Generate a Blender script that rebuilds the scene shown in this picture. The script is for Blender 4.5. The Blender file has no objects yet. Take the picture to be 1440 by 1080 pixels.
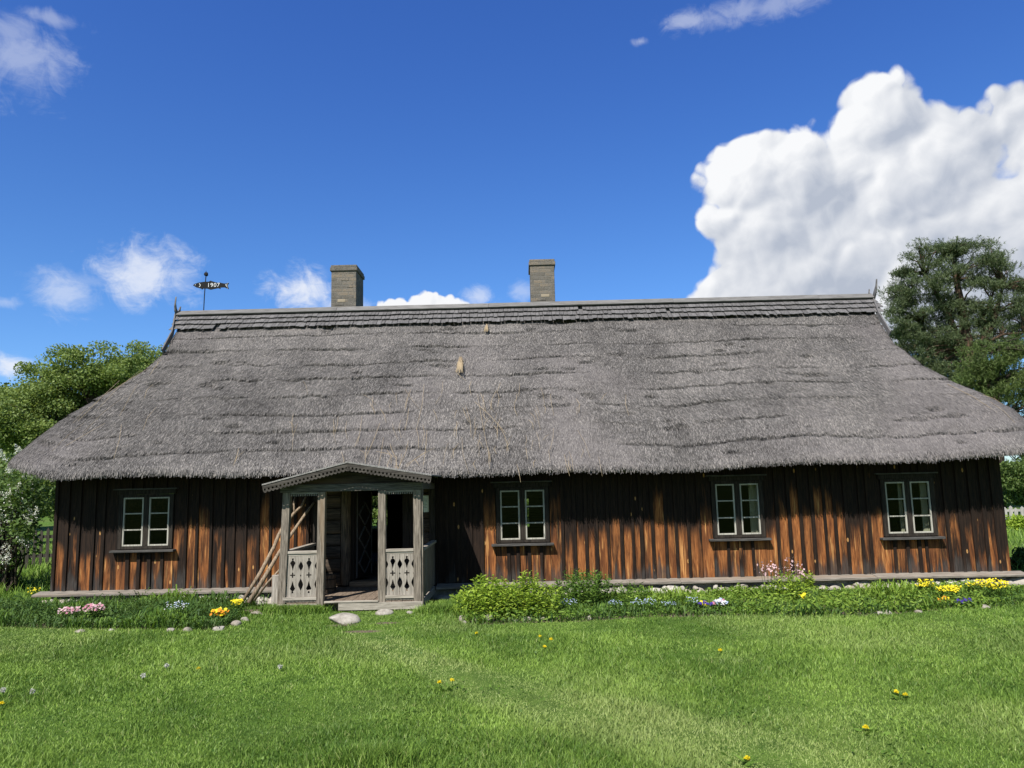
import bpy, bmesh, math, random
import numpy as np
from mathutils import Vector, Matrix
random.seed(7); rng = np.random.default_rng(7)
S = bpy.context.scene
COL = S.collection

# ------------------------------------------------------------------ camera
F, PITCH, ROLL = 1060.0, 7.6, -1.3
EYE = np.array([0.0, 0.0, 2.1])
def _rx(a): c, s = math.cos(a), math.sin(a); return np.array([[1,0,0],[0,c,-s],[0,s,c]])
def _rz(a): c, s = math.cos(a), math.sin(a); return np.array([[c,-s,0],[s,c,0],[0,0,1]])
RC = _rx(math.radians(90+PITCH)) @ _rz(math.radians(ROLL))
cam = bpy.data.cameras.new('camera'); cam.sensor_width = 36; cam.lens = 36*F/1440
cam.clip_end = 5000; cam.clip_start = 0.05
cam_ob = bpy.data.objects.new('camera', cam); COL.objects.link(cam_ob)
cam_ob.location = EYE.tolist()
cam_ob.rotation_euler = Matrix([list(r) for r in RC]).to_euler()
S.camera = cam_ob
HYAW = -0.6; HO = np.array([0, 13.25, 0.0]); HR = _rz(math.radians(HYAW))
GZ = 0.30                                           # level of the yard
def ray(px, py): return RC @ np.array([(px-720)/F, -(py-540)/F, -1.0])
def hp(px, py, y):                                  # photo point -> house coordinates, on the plane y
    d = HR.T @ ray(px, py); o = HR.T @ (EYE-HO); return o + (y-o[1])/d[1]*d
def gp(px, py, z=GZ):                               # photo point -> ground
    d = ray(px, py); return EYE + (z-EYE[2])/d[2]*d
def wp(px, py, Y):                                  # photo point -> world plane at depth Y
    d = ray(px, py); return EYE + Y/d[1]*d

# ------------------------------------------------------------------ light
SUN_EL, SUN_AZ = 50.0, 27.0                         # azimuth: degrees to the left of straight behind the camera
S.view_settings.view_transform = 'Standard'; S.view_settings.look = 'None'
EXPO = 0.6
S.view_settings.exposure = EXPO; S.view_settings.gamma = 1.0
a, e = math.radians(SUN_AZ), math.radians(SUN_EL)
SDIR = Vector((-math.sin(a)*math.cos(e), -math.cos(a)*math.cos(e), math.sin(e)))
sun = bpy.data.lights.new('sun', 'SUN'); sun.energy = 4.5; sun.angle = math.radians(0.5); sun.color = (1, .95, .87)
sun_ob = bpy.data.objects.new('sun', sun); COL.objects.link(sun_ob)
sun_ob.location = (-20, -20, 30); sun_ob.rotation_euler = (-SDIR).to_track_quat('-Z', 'Y').to_euler()

# ------------------------------------------------------------------ node helpers
class NT:
    def __init__(s, tree): s.t = tree; s.n = tree.nodes; s.l = tree.links
    def new(s, kind, **kw):
        n = s.n.new(kind)
        for k, v in kw.items(): setattr(n, k, v)
        return n
    def put(s, sock, v):
        if hasattr(v, 'is_linked') or isinstance(v, bpy.types.NodeSocket): s.l.new(v, sock)
        else:
            try: sock.default_value = v
            except Exception: sock.default_value = (v, v, v)
    def m(s, op, *args, clamp=False):
        n = s.new('ShaderNodeMath', operation=op, use_clamp=clamp)
        for i, v in enumerate(args): s.put(n.inputs[i], v)
        return n.outputs[0]
    def vm(s, op, *args):
        n = s.new('ShaderNodeVectorMath', operation=op)
        for i, v in enumerate(args): s.put(n.inputs[i], v)
        return n.outputs['Vector']
    def mix(s, f, a, b, mode='MIX'):
        n = s.new('ShaderNodeMix', data_type='RGBA', blend_type=mode)
        s.put(n.inputs[0], f); s.put(n.inputs[6], a); s.put(n.inputs[7], b); return n.outputs[2]
    def ramp(s, f, lo, hi, o0=0.0, o1=1.0, kind='SMOOTHSTEP'):
        n = s.new('ShaderNodeMapRange', interpolation_type=kind)
        s.put(n.inputs[0], f)
        for i, v in zip((1, 2, 3, 4), (lo, hi, o0, o1)): s.put(n.inputs[i], v)
        return n.outputs[0]
    def noise(s, vec, scale=5.0, detail=4.0, rough=.55, dist=0.0, mapscale=None, dims='3D'):
        if mapscale is not None: vec = s.vm('MULTIPLY', vec, mapscale)
        n = s.new('ShaderNodeTexNoise', noise_dimensions=dims)
        if vec is not None: s.put(n.inputs['Vector'], vec)
        n.inputs['Scale'].default_value = scale; n.inputs['Detail'].default_value = detail
        n.inputs['Roughness'].default_value = rough; n.inputs['Distortion'].default_value = dist
        return n.outputs[0]
    def voro(s, vec, scale, feature='F1', rnd=1.0, detail=0.0, out='Distance', smooth=None, dims='3D'):
        n = s.new('ShaderNodeTexVoronoi', feature=feature, voronoi_dimensions=dims)
        s.put(n.inputs['Vector'], vec); n.inputs['Scale'].default_value = scale
        n.inputs['Randomness'].default_value = rnd; n.inputs['Detail'].default_value = detail
        if smooth is not None: n.inputs['Smoothness'].default_value = smooth
        return n.outputs[out]
    def obj(s): return s.new('ShaderNodeTexCoord').outputs['Object']
    def isl(s): return s.new('ShaderNodeNewGeometry').outputs['Random Per Island']
def c4(c): return (c[0], c[1], c[2], 1.0)
def new_mat(name):
    m = bpy.data.materials.new(name); m.use_nodes = True; N = NT(m.node_tree)
    return m, N, m.node_tree.nodes['Principled BSDF']
def bump(N, B, h, strength=.5, dist=.01):
    b = N.new('ShaderNodeBump'); b.inputs['Strength'].default_value = strength; b.inputs['Distance'].default_value = dist
    N.put(b.inputs['Height'], h); N.l.new(b.outputs[0], B.inputs['Normal'])

# ------------------------------------------------------------------ sky with clouds
W = bpy.data.worlds.new('World'); S.world = W; W.use_nodes = True
W.cycles.sampling_method = 'MANUAL'; W.cycles.sample_map_resolution = 512
def azel(px, py):
    d = ray(px, py); d = d/np.linalg.norm(d); return math.atan2(d[0], d[1]), math.asin(d[2])
def ellipse(px, py, rx, ry):
    c = azel(px, py); l = azel(px-rx, py); r = azel(px+rx, py); u = azel(px, py-ry); d = azel(px, py+ry)
    return c[0], c[1], abs(r[0]-l[0])/2, abs(u[1]-d[1])/2
def field_group(name, blobs, scale, amp, seed):
    """height of a cloud (in radians) over direction space: union of blobs plus billows"""
    g = bpy.data.node_groups.new(name, 'ShaderNodeTree'); N = NT(g)
    g.interface.new_socket('v', in_out='INPUT', socket_type='NodeSocketVector')
    g.interface.new_socket('h', in_out='OUTPUT', socket_type='NodeSocketFloat')
    gi = N.new('NodeGroupInput'); go = N.new('NodeGroupOutput')
    v = gi.outputs[0]
    w = N.new('ShaderNodeTexNoise', noise_dimensions='2D'); w.inputs['Scale'].default_value = 9*scale; w.inputs['Detail'].default_value = 3
    N.l.new(v, w.inputs['Vector'])
    wv = N.vm('SUBTRACT', w.outputs['Color'], (.5, .5, .5)); wv = N.vm('MULTIPLY', wv, (.055/scale, .055/scale, 0))
    vv = N.vm('ADD', v, wv)
    acc = None
    for b in blobs:
        x, y, rx, ry = ellipse(*b[:4])
        q = N.vm('MULTIPLY', N.vm('SUBTRACT', vv, (x, y, 0)), (1/rx, 1/ry, 0))
        ln = N.new('ShaderNodeVectorMath', operation='LENGTH'); N.l.new(q, ln.inputs[0])
        s = N.m('MULTIPLY', N.m('SUBTRACT', 1.0, ln.outputs['Value']), min(rx, ry))
        acc = s if acc is None else N.m('SMOOTH_MAX', acc, s, .012)
    off = N.vm('ADD', N.vm('ADD', v, N.vm('MULTIPLY', wv, (.7, .7, 0))), (seed, seed*1.7, 0))
    def puff(sc):                                     # rounded heaps with creases between them
        d = N.voro(off, sc*scale, 'SMOOTH_F1', dims='2D', smooth=.16); return N.m('SUBTRACT', .5, N.m('MULTIPLY', N.m('MULTIPLY', d, d), 1.6))
    p1, p2, p3 = puff(11), puff(27), puff(62); n4 = N.noise(off, 120*scale, 3, .6, dims='2D')
    def ws(*ab):
        t = None
        for w_, q in ab: q = N.m('MULTIPLY', q, w_); t = q if t is None else N.m('ADD', t, q)
        return t
    bil = ws((.75, p1), (.55, p2), (.30, p3), (.22, N.m('SUBTRACT', n4, .5)))
    rlf = ws((.026, p1), (.0095, p2), (.0020, p3), (.010, N.m('SUBTRACT', N.noise(off, 34*scale, 5, .6, .4, dims='2D'), .5)))
    g.interface.new_socket('r', in_out='OUTPUT', socket_type='NodeSocketFloat')
    N.l.new(N.m('ADD', acc, N.m('MULTIPLY', N.m('MULTIPLY', bil, amp), N.ramp(acc, -.013, .002, .15, 1))), go.inputs[0])
    N.l.new(N.m('ADD', N.m('MULTIPLY', N.m('SMOOTH_MIN', acc, .06, .05), .8), rlf), go.inputs[1])
    return g
def build_world():
    T = W.node_tree; N = NT(T); N.n.clear()
    out = N.new('ShaderNodeOutputWorld'); bg = N.new('ShaderNodeBackground')
    bg.inputs['Strength'].default_value = SKY_STRENGTH; N.l.new(bg.outputs[0], out.inputs[0])
    sky = N.new('ShaderNodeTexSky', sky_type='NISHITA'); sky.sun_disc = False
    sky.sun_elevation = math.radians(SUN_EL); sky.sun_rotation = math.radians(180+SUN_AZ)
    sky.air_density = 1.0; sky.dust_density = .25; sky.ozone_density = 2.2; sky.altitude = 0
    hs = N.new('ShaderNodeHueSaturation'); hs.inputs['Saturation'].default_value = 1.18; hs.inputs['Value'].default_value = 1.0
    N.l.new(sky.outputs[0], hs.inputs['Color'])
    g = N.new('ShaderNodeTexCoord').outputs['Generated']
    sp = N.new('ShaderNodeSeparateXYZ'); N.l.new(N.vm('NORMALIZE', g), sp.inputs[0])
    az = N.m('ARCTAN2', sp.outputs[0], sp.outputs[1]); el = N.m('ARCSINE', sp.outputs[2])
    cb = N.new('ShaderNodeCombineXYZ'); N.l.new(az, cb.inputs[0]); N.l.new(el, cb.inputs[1])
    v = cb.outputs[0]
    K = 1/(SKY_STRENGTH*2**EXPO)
    # away from the sun the clear sky is deeper blue, deepest high up
    tint = N.mix(N.ramp(el, .22, .62), c4((.80,1.08,1.50)), c4((.72,.98,1.62)))
    col = N.mix(N.ramp(sp.outputs[1], -.1, .6), hs.outputs[0], N.mix(1.0, hs.outputs[0], tint, 'MULTIPLY'))
    # thin wisps and soft small clouds
    wis = [(22,85,100,70,.36), (15,45,60,30,.3), (1060,12,150,26,.32), (965,30,45,16,.4), (205,385,85,52,.82), (95,415,60,38,.5), (20,515,40,18,.9), (900,58,14,8,.35), (70,25,60,14,.3),
           (425,408,52,36,.95), (480,430,50,16,.7), (672,418,30,18,.6), (735,410,24,16,.35), (120,395,90,14,.2), (10,425,30,10,.3)]
    n1 = N.noise(v, 26, 5, .62, .5, dims='2D'); n2 = N.noise(N.vm('MULTIPLY', v, (1, 2.2, 1)), 60, 4, .65, .6, dims='2D')
    sn = N.m('ADD', N.m('MULTIPLY', N.m('SUBTRACT', n1, .5), 1.5), N.m('MULTIPLY', N.m('SUBTRACT', n2, .5), .45))
    tot = None
    for px, py, rx, ry, op in wis:
        x, y, ex, ey = ellipse(px, py, rx, ry)
        q = N.vm('MULTIPLY', N.vm('SUBTRACT', v, (x, y, 0)), (1/ex, 1/ey, 0))
        ln = N.new('ShaderNodeVectorMath', operation='LENGTH'); N.l.new(q, ln.inputs[0])
        d = N.m('ADD', N.m('SUBTRACT', 1.0, ln.outputs['Value']), sn)
        s = N.ramp(d, -.1, 1.0, 0, op)
        tot = s if tot is None else N.m('MAXIMUM', tot, s)
    col = N.mix(tot, col, c4((.84*K, .88*K, .97*K)))
    # cumulus
    def cumulus(col, grp, hmax, lit, dark, soft, dx, dy, gain, base):
        def ev(vec):
            n = N.new('ShaderNodeGroup'); n.node_tree = grp; N.l.new(vec, n.inputs[0]); return n.outputs
        e0 = ev(v); e1 = ev(N.vm('ADD', v, (dx, dy, 0))); h0 = e0[0]
        cov = N.ramp(h0, 0.0, soft)
        rel = N.m('MULTIPLY', N.m('SUBTRACT', e0[1], e1[1]), gain)
        big = N.noise(v, 8, 3, .55, dims='2D')
        sh = N.m('ADD', N.m('ADD', rel, base), N.m('MULTIPLY', N.m('SUBTRACT', big, .5), 1.25))
        sh = N.m('SUBTRACT', sh, N.ramp(h0, .015, hmax, 0, .40))      # thick parts let less light through
        sh = N.m('ADD', sh, N.ramp(N.m('SUBTRACT', el, N.m('MULTIPLY', az, .35)), -.05, .30, -.36, .22, 'LINEAR')); sh = N.ramp(sh, 0, 1, kind='LINEAR')
        cc = N.mix(sh, c4([k*K for k in dark]), c4([k*K for k in lit]))
        return N.mix(cov, col, cc)
    big = field_group('cumulus_field', [(1056,258,74,66), (1030,300,45,45), (1150,250,92,88), (1238,178,72,78), (1325,235,115,85), (1405,190,62,62), (1460,215,70,75),
        (1150,385,170,90), (1005,418,56,42), (1350,380,200,130), (1080,335,70,70), (1530,330,170,200), (1200,245,60,60), (1250,280,80,80), (1370,225,50,60), (1420,228,45,45)], 1.0, .021, 3.1)
    col = cumulus(col, big, .13, (.95,.96,.98), (.47,.52,.62), .012, -.007, .008, 36.0, .50)
    sm = field_group('ridge_cloud_field', [(600,432,52,14), (570,436,40,14), (630,438,40,12)], 2.2, .007, 5.3)
    col = cumulus(col, sm, .03, (.95,.96,.98), (.55,.60,.70), .004, -.005, .006, 25.0, .85)
    N.l.new(col, bg.inputs['Color'])
SKY_STRENGTH = 0.07
build_world()

# ------------------------------------------------------------------ mesh helpers
class MB:
    def __init__(s): s.v = []; s.f = []; s.m = []; s.n = 0; s.at = []
    def add(s, verts, faces, mat=0, val=0.0):
        verts = [tuple(map(float, p)) for p in verts]
        s.v += verts; s.f += [tuple(i+s.n for i in f) for f in faces]; s.m += [mat]*len(faces)
        s.at += [val]*len(verts); s.n += len(verts)
    def box(s, x0, x1, y0, y1, z0, z1, mat=0, val=0.0, M=None, jit=0.0):
        P = [(x0,y0,z0),(x1,y0,z0),(x1,y1,z0),(x0,y1,z0),(x0,y0,z1),(x1,y0,z1),(x1,y1,z1),(x0,y1,z1)]
        if jit: P = [tuple(c+random.uniform(-jit, jit) for c in p) for p in P]
        if M is not None: P = [tuple(M @ Vector(p)) for p in P]
        s.add(P, [(0,3,2,1),(4,5,6,7),(0,1,5,4),(1,2,6,5),(2,3,7,6),(3,0,4,7)], mat, val)
    def beam(s, a, b, w, h, mat=0, up=(0,0,1), val=0.0):
        a, b = Vector(a), Vector(b); d = b-a; L = d.length; d.normalize()
        x = d.cross(Vector(up)).normalized(); z = x.cross(d)
        M = Matrix((( x.x, d.x, z.x, a.x), (x.y, d.y, z.y, a.y), (x.z, d.z, z.z, a.z), (0,0,0,1)))
        s.box(-w/2, w/2, 0, L, -h/2, h/2, mat, val, M)
    def tube(s, pts, rad, n=7, mat=0, val=0.0, cap=True):
        pts = [Vector(p) for p in pts]; V = []; Fc = []
        if not hasattr(rad, '__len__'): rad = [rad]*len(pts)
        ref = Vector((.31, .22, .93)); 
        for i, p in enumerate(pts):
            d = (pts[min(i+1, len(pts)-1)]-pts[max(i-1, 0)]).normalized()
            if abs(d.dot(ref)) > .95: ref = Vector((.9, .1, .2))
            x = d.cross(ref).normalized(); y = d.cross(x)
            for k in range(n):
                t = 2*math.pi*k/n; V.append(p+(x*math.cos(t)+y*math.sin(t))*rad[i])
        for i in range(len(pts)-1):
            for k in range(n):
                k2 = (k+1) % n; Fc.append((i*n+k, i*n+k2, (i+1)*n+k2, (i+1)*n+k))
        if cap: Fc.append(tuple(range(n-1, -1, -1))); Fc.append(tuple(range((len(pts)-1)*n, len(pts)*n)))
        s.add(V, Fc, mat, val)
    def prism(s, poly, y0, y1, mat=0, val=0.0, M=None):       # poly in (x,z), extruded along y
        n = len(poly); V = [(x, y0, z) for x, z in poly]+[(x, y1, z) for x, z in poly]
        if M is not None: V = [tuple(M @ Vector(p)) for p in V]
        s.add(V, [tuple(range(n)), tuple(range(2*n-1, n-1, -1))]+[(i, i+n, (i+1)%n+n, (i+1)%n) for i in range(n)], mat, val)
    def stone(s, c, r, seed=0, mat=0, sub=2, rough=.22):
        rr = random.Random(seed); bm = bmesh.new(); bmesh.ops.create_icosphere(bm, subdivisions=sub, radius=1)
        K = [(Vector((rr.gauss(0,1), rr.gauss(0,1), rr.gauss(0,1))).normalized(), rr.uniform(.45, .85)) for _ in range(9)]
        V = []
        for v in bm.verts:
            p = v.co.copy()
            for nrm, d in K:                                  # flatten against random planes: a cobble with facets
                q = p.dot(nrm)
                if q > d: p -= nrm*(q-d)*.75
            p *= 1+rr.uniform(-.03, .03)*rough*4
            V.append((c[0]+p.x*r[0], c[1]+p.y*r[1], c[2]+p.z*r[2]))
        Fc = [tuple(v.index for v in f.verts) for f in bm.faces]; bm.free(); s.add(V, Fc, mat, rr.random())
    def cut(s, outer, holes, th, M, mat=0):                   # flat board in its own x,y with real cut-outs, laid out by M
        cu = bpy.data.curves.new('tmp', 'CURVE'); cu.dimensions = '2D'; cu.fill_mode = 'BOTH'; cu.extrude = th/2
        for poly in [outer]+holes:
            sp = cu.splines.new('POLY'); sp.points.add(len(poly)-1); sp.use_cyclic_u = True
            for p, q in zip(sp.points, poly): p.co = (q[0], q[1], 0, 1)
        ob = bpy.data.objects.new('tmp', cu); COL.objects.link(ob)
        dg = bpy.context.evaluated_depsgraph_get(); dg.update()
        me = bpy.data.meshes.new_from_object(ob.evaluated_get(dg))
        s.add([M @ v.co for v in me.vertices], [tuple(p.vertices) for p in me.polygons], mat, random.random())
        bpy.data.objects.remove(ob); bpy.data.meshes.remove(me); bpy.data.curves.remove(cu)
    def build(s, name, mats, parent=None, smooth=False, bevel=0.0):
        me = bpy.data.meshes.new(name); me.from_pydata(s.v, [], s.f)
        for m in (mats if isinstance(mats, (list, tuple)) else [mats]): me.materials.append(m)
        me.polygons.foreach_set('material_index', s.m)
        at = me.attributes.new('val', 'FLOAT', 'POINT'); at.data.foreach_set('value', s.at)
        if smooth: me.polygons.foreach_set('use_smooth', [True]*len(s.f))
        me.update(); o = bpy.data.objects.new(name, me); COL.objects.link(o)
        if parent: o.parent = parent
        if bevel:
            b = o.modifiers.new('bevel', 'BEVEL'); b.width = bevel; b.segments = 2; b.limit_method = 'ANGLE'; b.angle_limit = math.radians(40)
        return o
def np_mesh(name, V, faces, mats, parent=None, matidx=None, attrs=None, smooth=None):
    """V (n,3); faces: list of (m,k) index arrays"""
    me = bpy.data.meshes.new(name); me.vertices.add(len(V)); me.vertices.foreach_set('co', np.asarray(V, np.float32).ravel())
    tot = np.concatenate([np.full(len(f), f.shape[1]) for f in faces]); loops = np.concatenate([f.ravel() for f in faces])
    me.loops.add(len(loops)); me.loops.foreach_set('vertex_index', loops.astype(np.int32))
    st = np.concatenate([[0], np.cumsum(tot)[:-1]])
    me.polygons.add(len(tot)); me.polygons.foreach_set('loop_start', st.astype(np.int32))
    for m in (mats if isinstance(mats, (list, tuple)) else [mats]): me.materials.append(m)
    if matidx is not None: me.polygons.foreach_set('material_index', np.asarray(matidx, np.int32))
    if smooth is not None: me.polygons.foreach_set('use_smooth', np.asarray(smooth, bool))
    for k, vals in (attrs or {}).items():
        a_ = me.attributes.new(k, 'FLOAT', 'POINT'); a_.data.foreach_set('value', np.asarray(vals, np.float32))
    me.update(calc_edges=True); me.validate()
    o = bpy.data.objects.new(name, me); COL.objects.link(o)
    if parent: o.parent = parent
    return o
def tag(o, label, cat, group=None, kind=None):
    if label: o['label'] = label
    if cat: o['category'] = cat
    if group: o['group'] = group
    if kind: o['kind'] = kind
    return o
def empty(name, loc=(0,0,0), rz=0.0):
    o = bpy.data.objects.new(name, None); COL.objects.link(o); o.location = [float(c) for c in loc]; o.rotation_euler = (0, 0, rz)
    o.empty_display_size = .2; return o
def vnoise(x, y, seed=0):                                     # smooth value noise in numpy, 0..1
    x = np.asarray(x, float); y = np.asarray(y, float); xi = np.floor(x).astype(int); yi = np.floor(y).astype(int)
    fx = x-xi; fy = y-yi; fx = fx*fx*(3-2*fx); fy = fy*fy*(3-2*fy)
    def h(i, j):
        n = (i*374761393+j*668265263+seed*974634777) & 0xffffffff
        n = ((n ^ (n >> 13))*1274126177) & 0xffffffff; return ((n ^ (n >> 16)) & 0xffff)/65535.0
    return (h(xi,yi)*(1-fx)+h(xi+1,yi)*fx)*(1-fy)+(h(xi,yi+1)*(1-fx)+h(xi+1,yi+1)*fx)*fy
def fbm(x, y, seed=0, o=3):
    t = 0; a_ = .5; 
    for k in range(o): t = t+a_*vnoise(x*2**k, y*2**k, seed+k); a_ /= 2
    return t/(1-.5**o)

# ------------------------------------------------------------------ materials
def wood(name, c0, c1, axis='z', rough=.85, streak=None, fine=60, tone=.35, b=.5):
    """weathered wood, grain along the axis; c0 dark grain, c1 light grain"""
    m, N, B = new_mat(name); o = N.obj(); isl = N.isl()
    sc = {'x': (.9, 14, 14), 'y': (14, .9, 14), 'z': (14, 14, .9)}[axis]
    sh = N.vm('ADD', o, N.vm('MULTIPLY', (7.3, 3.1, 5.7), isl))
    g = N.noise(sh, fine/14, 6, .62, .6, sc); g2 = N.noise(sh, 1.3, 3, .5, .4, (sc[0]*.25, sc[1]*.25, sc[2]*.25))
    f = N.ramp(g, .32, .68); col = N.mix(f, c4(c0), c4(c1))
    k = N.m('ADD', 1-tone/2, N.m('MULTIPLY', N.m('ADD', N.m('MULTIPLY', isl, .6), N.m('MULTIPLY', g2, .6)), tone))
    if streak: col = N.mix(N.ramp(g2, .52, .72, 0, .8), col, c4(streak))
    kc = N.new('ShaderNodeCombineXYZ')
    for i in range(3): N.put(kc.inputs[i], k)
    col = N.mix(1.0, col, kc.outputs[0], 'MULTIPLY')
    N.put(B.inputs['Base Color'], col); B.inputs['Roughness'].default_value = rough; B.inputs['Specular IOR Level'].default_value = .2
    bump(N, B, g, b, .006); return m
M_GREY = wood('grey_weathered_wood', (.085,.071,.057), (.29,.25,.205), 'z', streak=(.22,.16,.105))
M_GREYX = wood('grey_weathered_wood_lengthwise', (.12,.105,.09), (.33,.295,.255), 'x', streak=(.22,.17,.125))
M_GREYY = wood('worn_floor_plank_wood', (.11,.085,.065), (.27,.21,.16), 'y')
M_FRET = wood('pale_grey_cut_board_wood', (.18,.16,.138), (.38,.345,.298), 'z')
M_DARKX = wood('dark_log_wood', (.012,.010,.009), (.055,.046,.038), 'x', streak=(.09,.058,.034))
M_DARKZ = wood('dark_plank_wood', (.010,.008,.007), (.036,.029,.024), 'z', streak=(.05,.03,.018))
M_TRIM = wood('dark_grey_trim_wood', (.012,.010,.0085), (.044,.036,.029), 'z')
M_TRIMX = wood('dark_grey_trim_wood_lengthwise', (.03,.029,.028), (.11,.105,.10), 'x')
M_SHINGLE = wood('grey_wooden_shingle', (.065,.062,.063), (.185,.178,.178), 'z', tone=.6)
M_CAP = wood('grey_ridge_board', (.10,.095,.092), (.21,.205,.20), 'x')
M_STICK = wood('bare_pole_wood', (.13,.09,.06), (.36,.28,.20), 'z')
M_FENCE = wood('silvery_picket_wood', (.22,.21,.19), (.48,.46,.43), 'z')
M_FENCED = wood('dark_picket_wood', (.025,.024,.02), (.09,.08,.065), 'z')
M_BARK = wood('bark', (.02,.016,.012), (.075,.06,.045), 'z', b=1.0)
M_PBARK = wood('orange_pine_bark', (.04,.028,.02), (.13,.082,.055), 'z', b=1.0)
M_JAMB = wood('door_jamb_wood', (.03,.025,.02), (.17,.125,.085), 'z')
M_CAS = wood('chipped_white_paint', (.27,.26,.225), (.48,.46,.40), 'z', tone=.2, b=.2)

def wallboard():
    m, N, B = new_mat('tarred_wall_board'); o = N.obj(); isl = N.isl()
    at = N.new('ShaderNodeAttribute', attribute_name='val').outputs['Fac']
    sh = N.vm('ADD', o, N.vm('MULTIPLY', (9.1, 0, 6.3), isl))
    grain = N.noise(sh, 4.5, 6, .65, .8, (13, 13, .7))
    wear = N.noise(sh, 1.0, 5, .6, .5, (9, 9, .85))
    broad = N.noise(o, .55, 2, .5, 0, (1.2, 1, .7))
    knots = N.voro(N.vm('MULTIPLY', sh, (5.5, 1, 2.2)), 1.0); 
    tar = N.mix(N.ramp(grain, .35, .7), c4((.009,.0058,.0045)), c4((.032,.0185,.012)))
    fresh = N.mix(N.ramp(grain, .30, .66), c4((.10,.030,.010)), c4((.40,.155,.048)))
    fresh = N.mix(N.ramp(N.noise(sh, 1.0, 3, .5, .2, (5, 5, 1.1)), .42, .62, 0, .65), fresh, c4((.075,.026,.012)))
    fresh = N.mix(N.ramp(N.noise(sh, 1.6, 4, .6, .3, (16, 16, .8)), .56, .68), fresh, c4((.56,.285,.10)))
    grey = N.mix(N.ramp(grain, .3, .7), c4((.022,.020,.019)), c4((.075,.069,.064)))
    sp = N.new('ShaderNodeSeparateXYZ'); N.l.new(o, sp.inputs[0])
    keep = N.m('SUBTRACT', sp.outputs[2], N.m('ADD', 1.28, N.m('ADD', N.m('MULTIPLY', N.m('SUBTRACT', isl, .5), .75), N.m('MULTIPLY', N.m('SUBTRACT', broad, .5), 1.2))))  # upper boards keep their tar, which also puts eave shade into the colour
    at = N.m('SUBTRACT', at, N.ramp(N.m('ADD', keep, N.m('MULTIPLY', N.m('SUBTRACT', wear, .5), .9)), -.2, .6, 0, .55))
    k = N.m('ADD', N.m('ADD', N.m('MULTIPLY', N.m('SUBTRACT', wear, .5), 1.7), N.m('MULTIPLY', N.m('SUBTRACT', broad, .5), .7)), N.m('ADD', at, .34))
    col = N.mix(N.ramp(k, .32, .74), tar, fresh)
    # splash zone at the foot of the boards has gone grey, with a ragged upper edge
    foot = N.m('SUBTRACT', N.m('ADD', sp.outputs[2], N.m('MULTIPLY', N.m('SUBTRACT', wear, .5), 1.1)), N.m('MULTIPLY', N.m('SUBTRACT', isl, .5), .35))
    col = N.mix(N.ramp(foot, .40, .62, .75, 0), col, grey)
    col = N.mix(N.ramp(knots, .10, .045), col, c4((.52,.28,.10))); col = N.mix(N.ramp(knots, .03, .022), col, c4((.03,.015,.01)))
    N.put(B.inputs['Base Color'], col); B.inputs['Roughness'].default_value = .8; B.inputs['Specular IOR Level'].default_value = .2
    bump(N, B, grain, .6, .006); return m
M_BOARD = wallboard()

def plain(name, col, rough=.7, metal=0.0, var=.25, scale=20):
    m, N, B = new_mat(name); n = N.noise(N.obj(), scale, 4, .6)
    N.put(B.inputs['Base Color'], N.mix(n, c4([c*(1-var) for c in col]), c4([min(1, c*(1+var)) for c in col])))
    B.inputs['Roughness'].default_value = rough; B.inputs['Metallic'].default_value = metal; B.inputs['Specular IOR Level'].default_value = .3
    return m
M_IRON = plain('black_iron', (.010,.010,.011), .85); M_WHITE = plain('white_paint', (.75,.76,.78), .6, var=.08)
M_DARKIN = plain('near_black_brown', (.022,.018,.015), .95); M_PAPER = plain('notice_paper', (.62,.68,.62), .7, var=.06, scale=3)  # near-black brown for inner walls, ceiling and the backing of the rail teeth
M_INK = plain('ink', (.10,.11,.12), .8)
M_CURT = plain('cream_curtain', (.62,.55,.42), .9, var=.12, scale=6)
M_PLAST = plain('whitewashed_interior', (.45,.45,.40), .9)
def stone_mat(name, c0, c1):
    m, N, B = new_mat(name); o = N.obj(); at = N.new('ShaderNodeAttribute', attribute_name='val').outputs['Fac']
    n = N.noise(o, 9, 6, .65); f = N.noise(o, 70, 3, .6)
    col = N.mix(N.ramp(n, .3, .7), c4(c0), c4(c1)); col = N.mix(N.m('MULTIPLY', at, .45), col, c4((c0[0]*.9, c0[1]*.75, c0[2]*.62)))
    col = N.mix(N.ramp(f, .58, .75, 0, .6), col, c4([k*.35 for k in c0])); N.put(B.inputs['Base Color'], col)
    B.inputs['Roughness'].default_value = .9; bump(N, B, N.m('ADD', n, N.m('MULTIPLY', f, .3)), .6, .02); return m
M_STONE = stone_mat('field_stone', (.22,.20,.17), (.46,.43,.38)); M_FOUND = stone_mat('foundation_stone', (.27,.25,.22), (.56,.525,.47))
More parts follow.
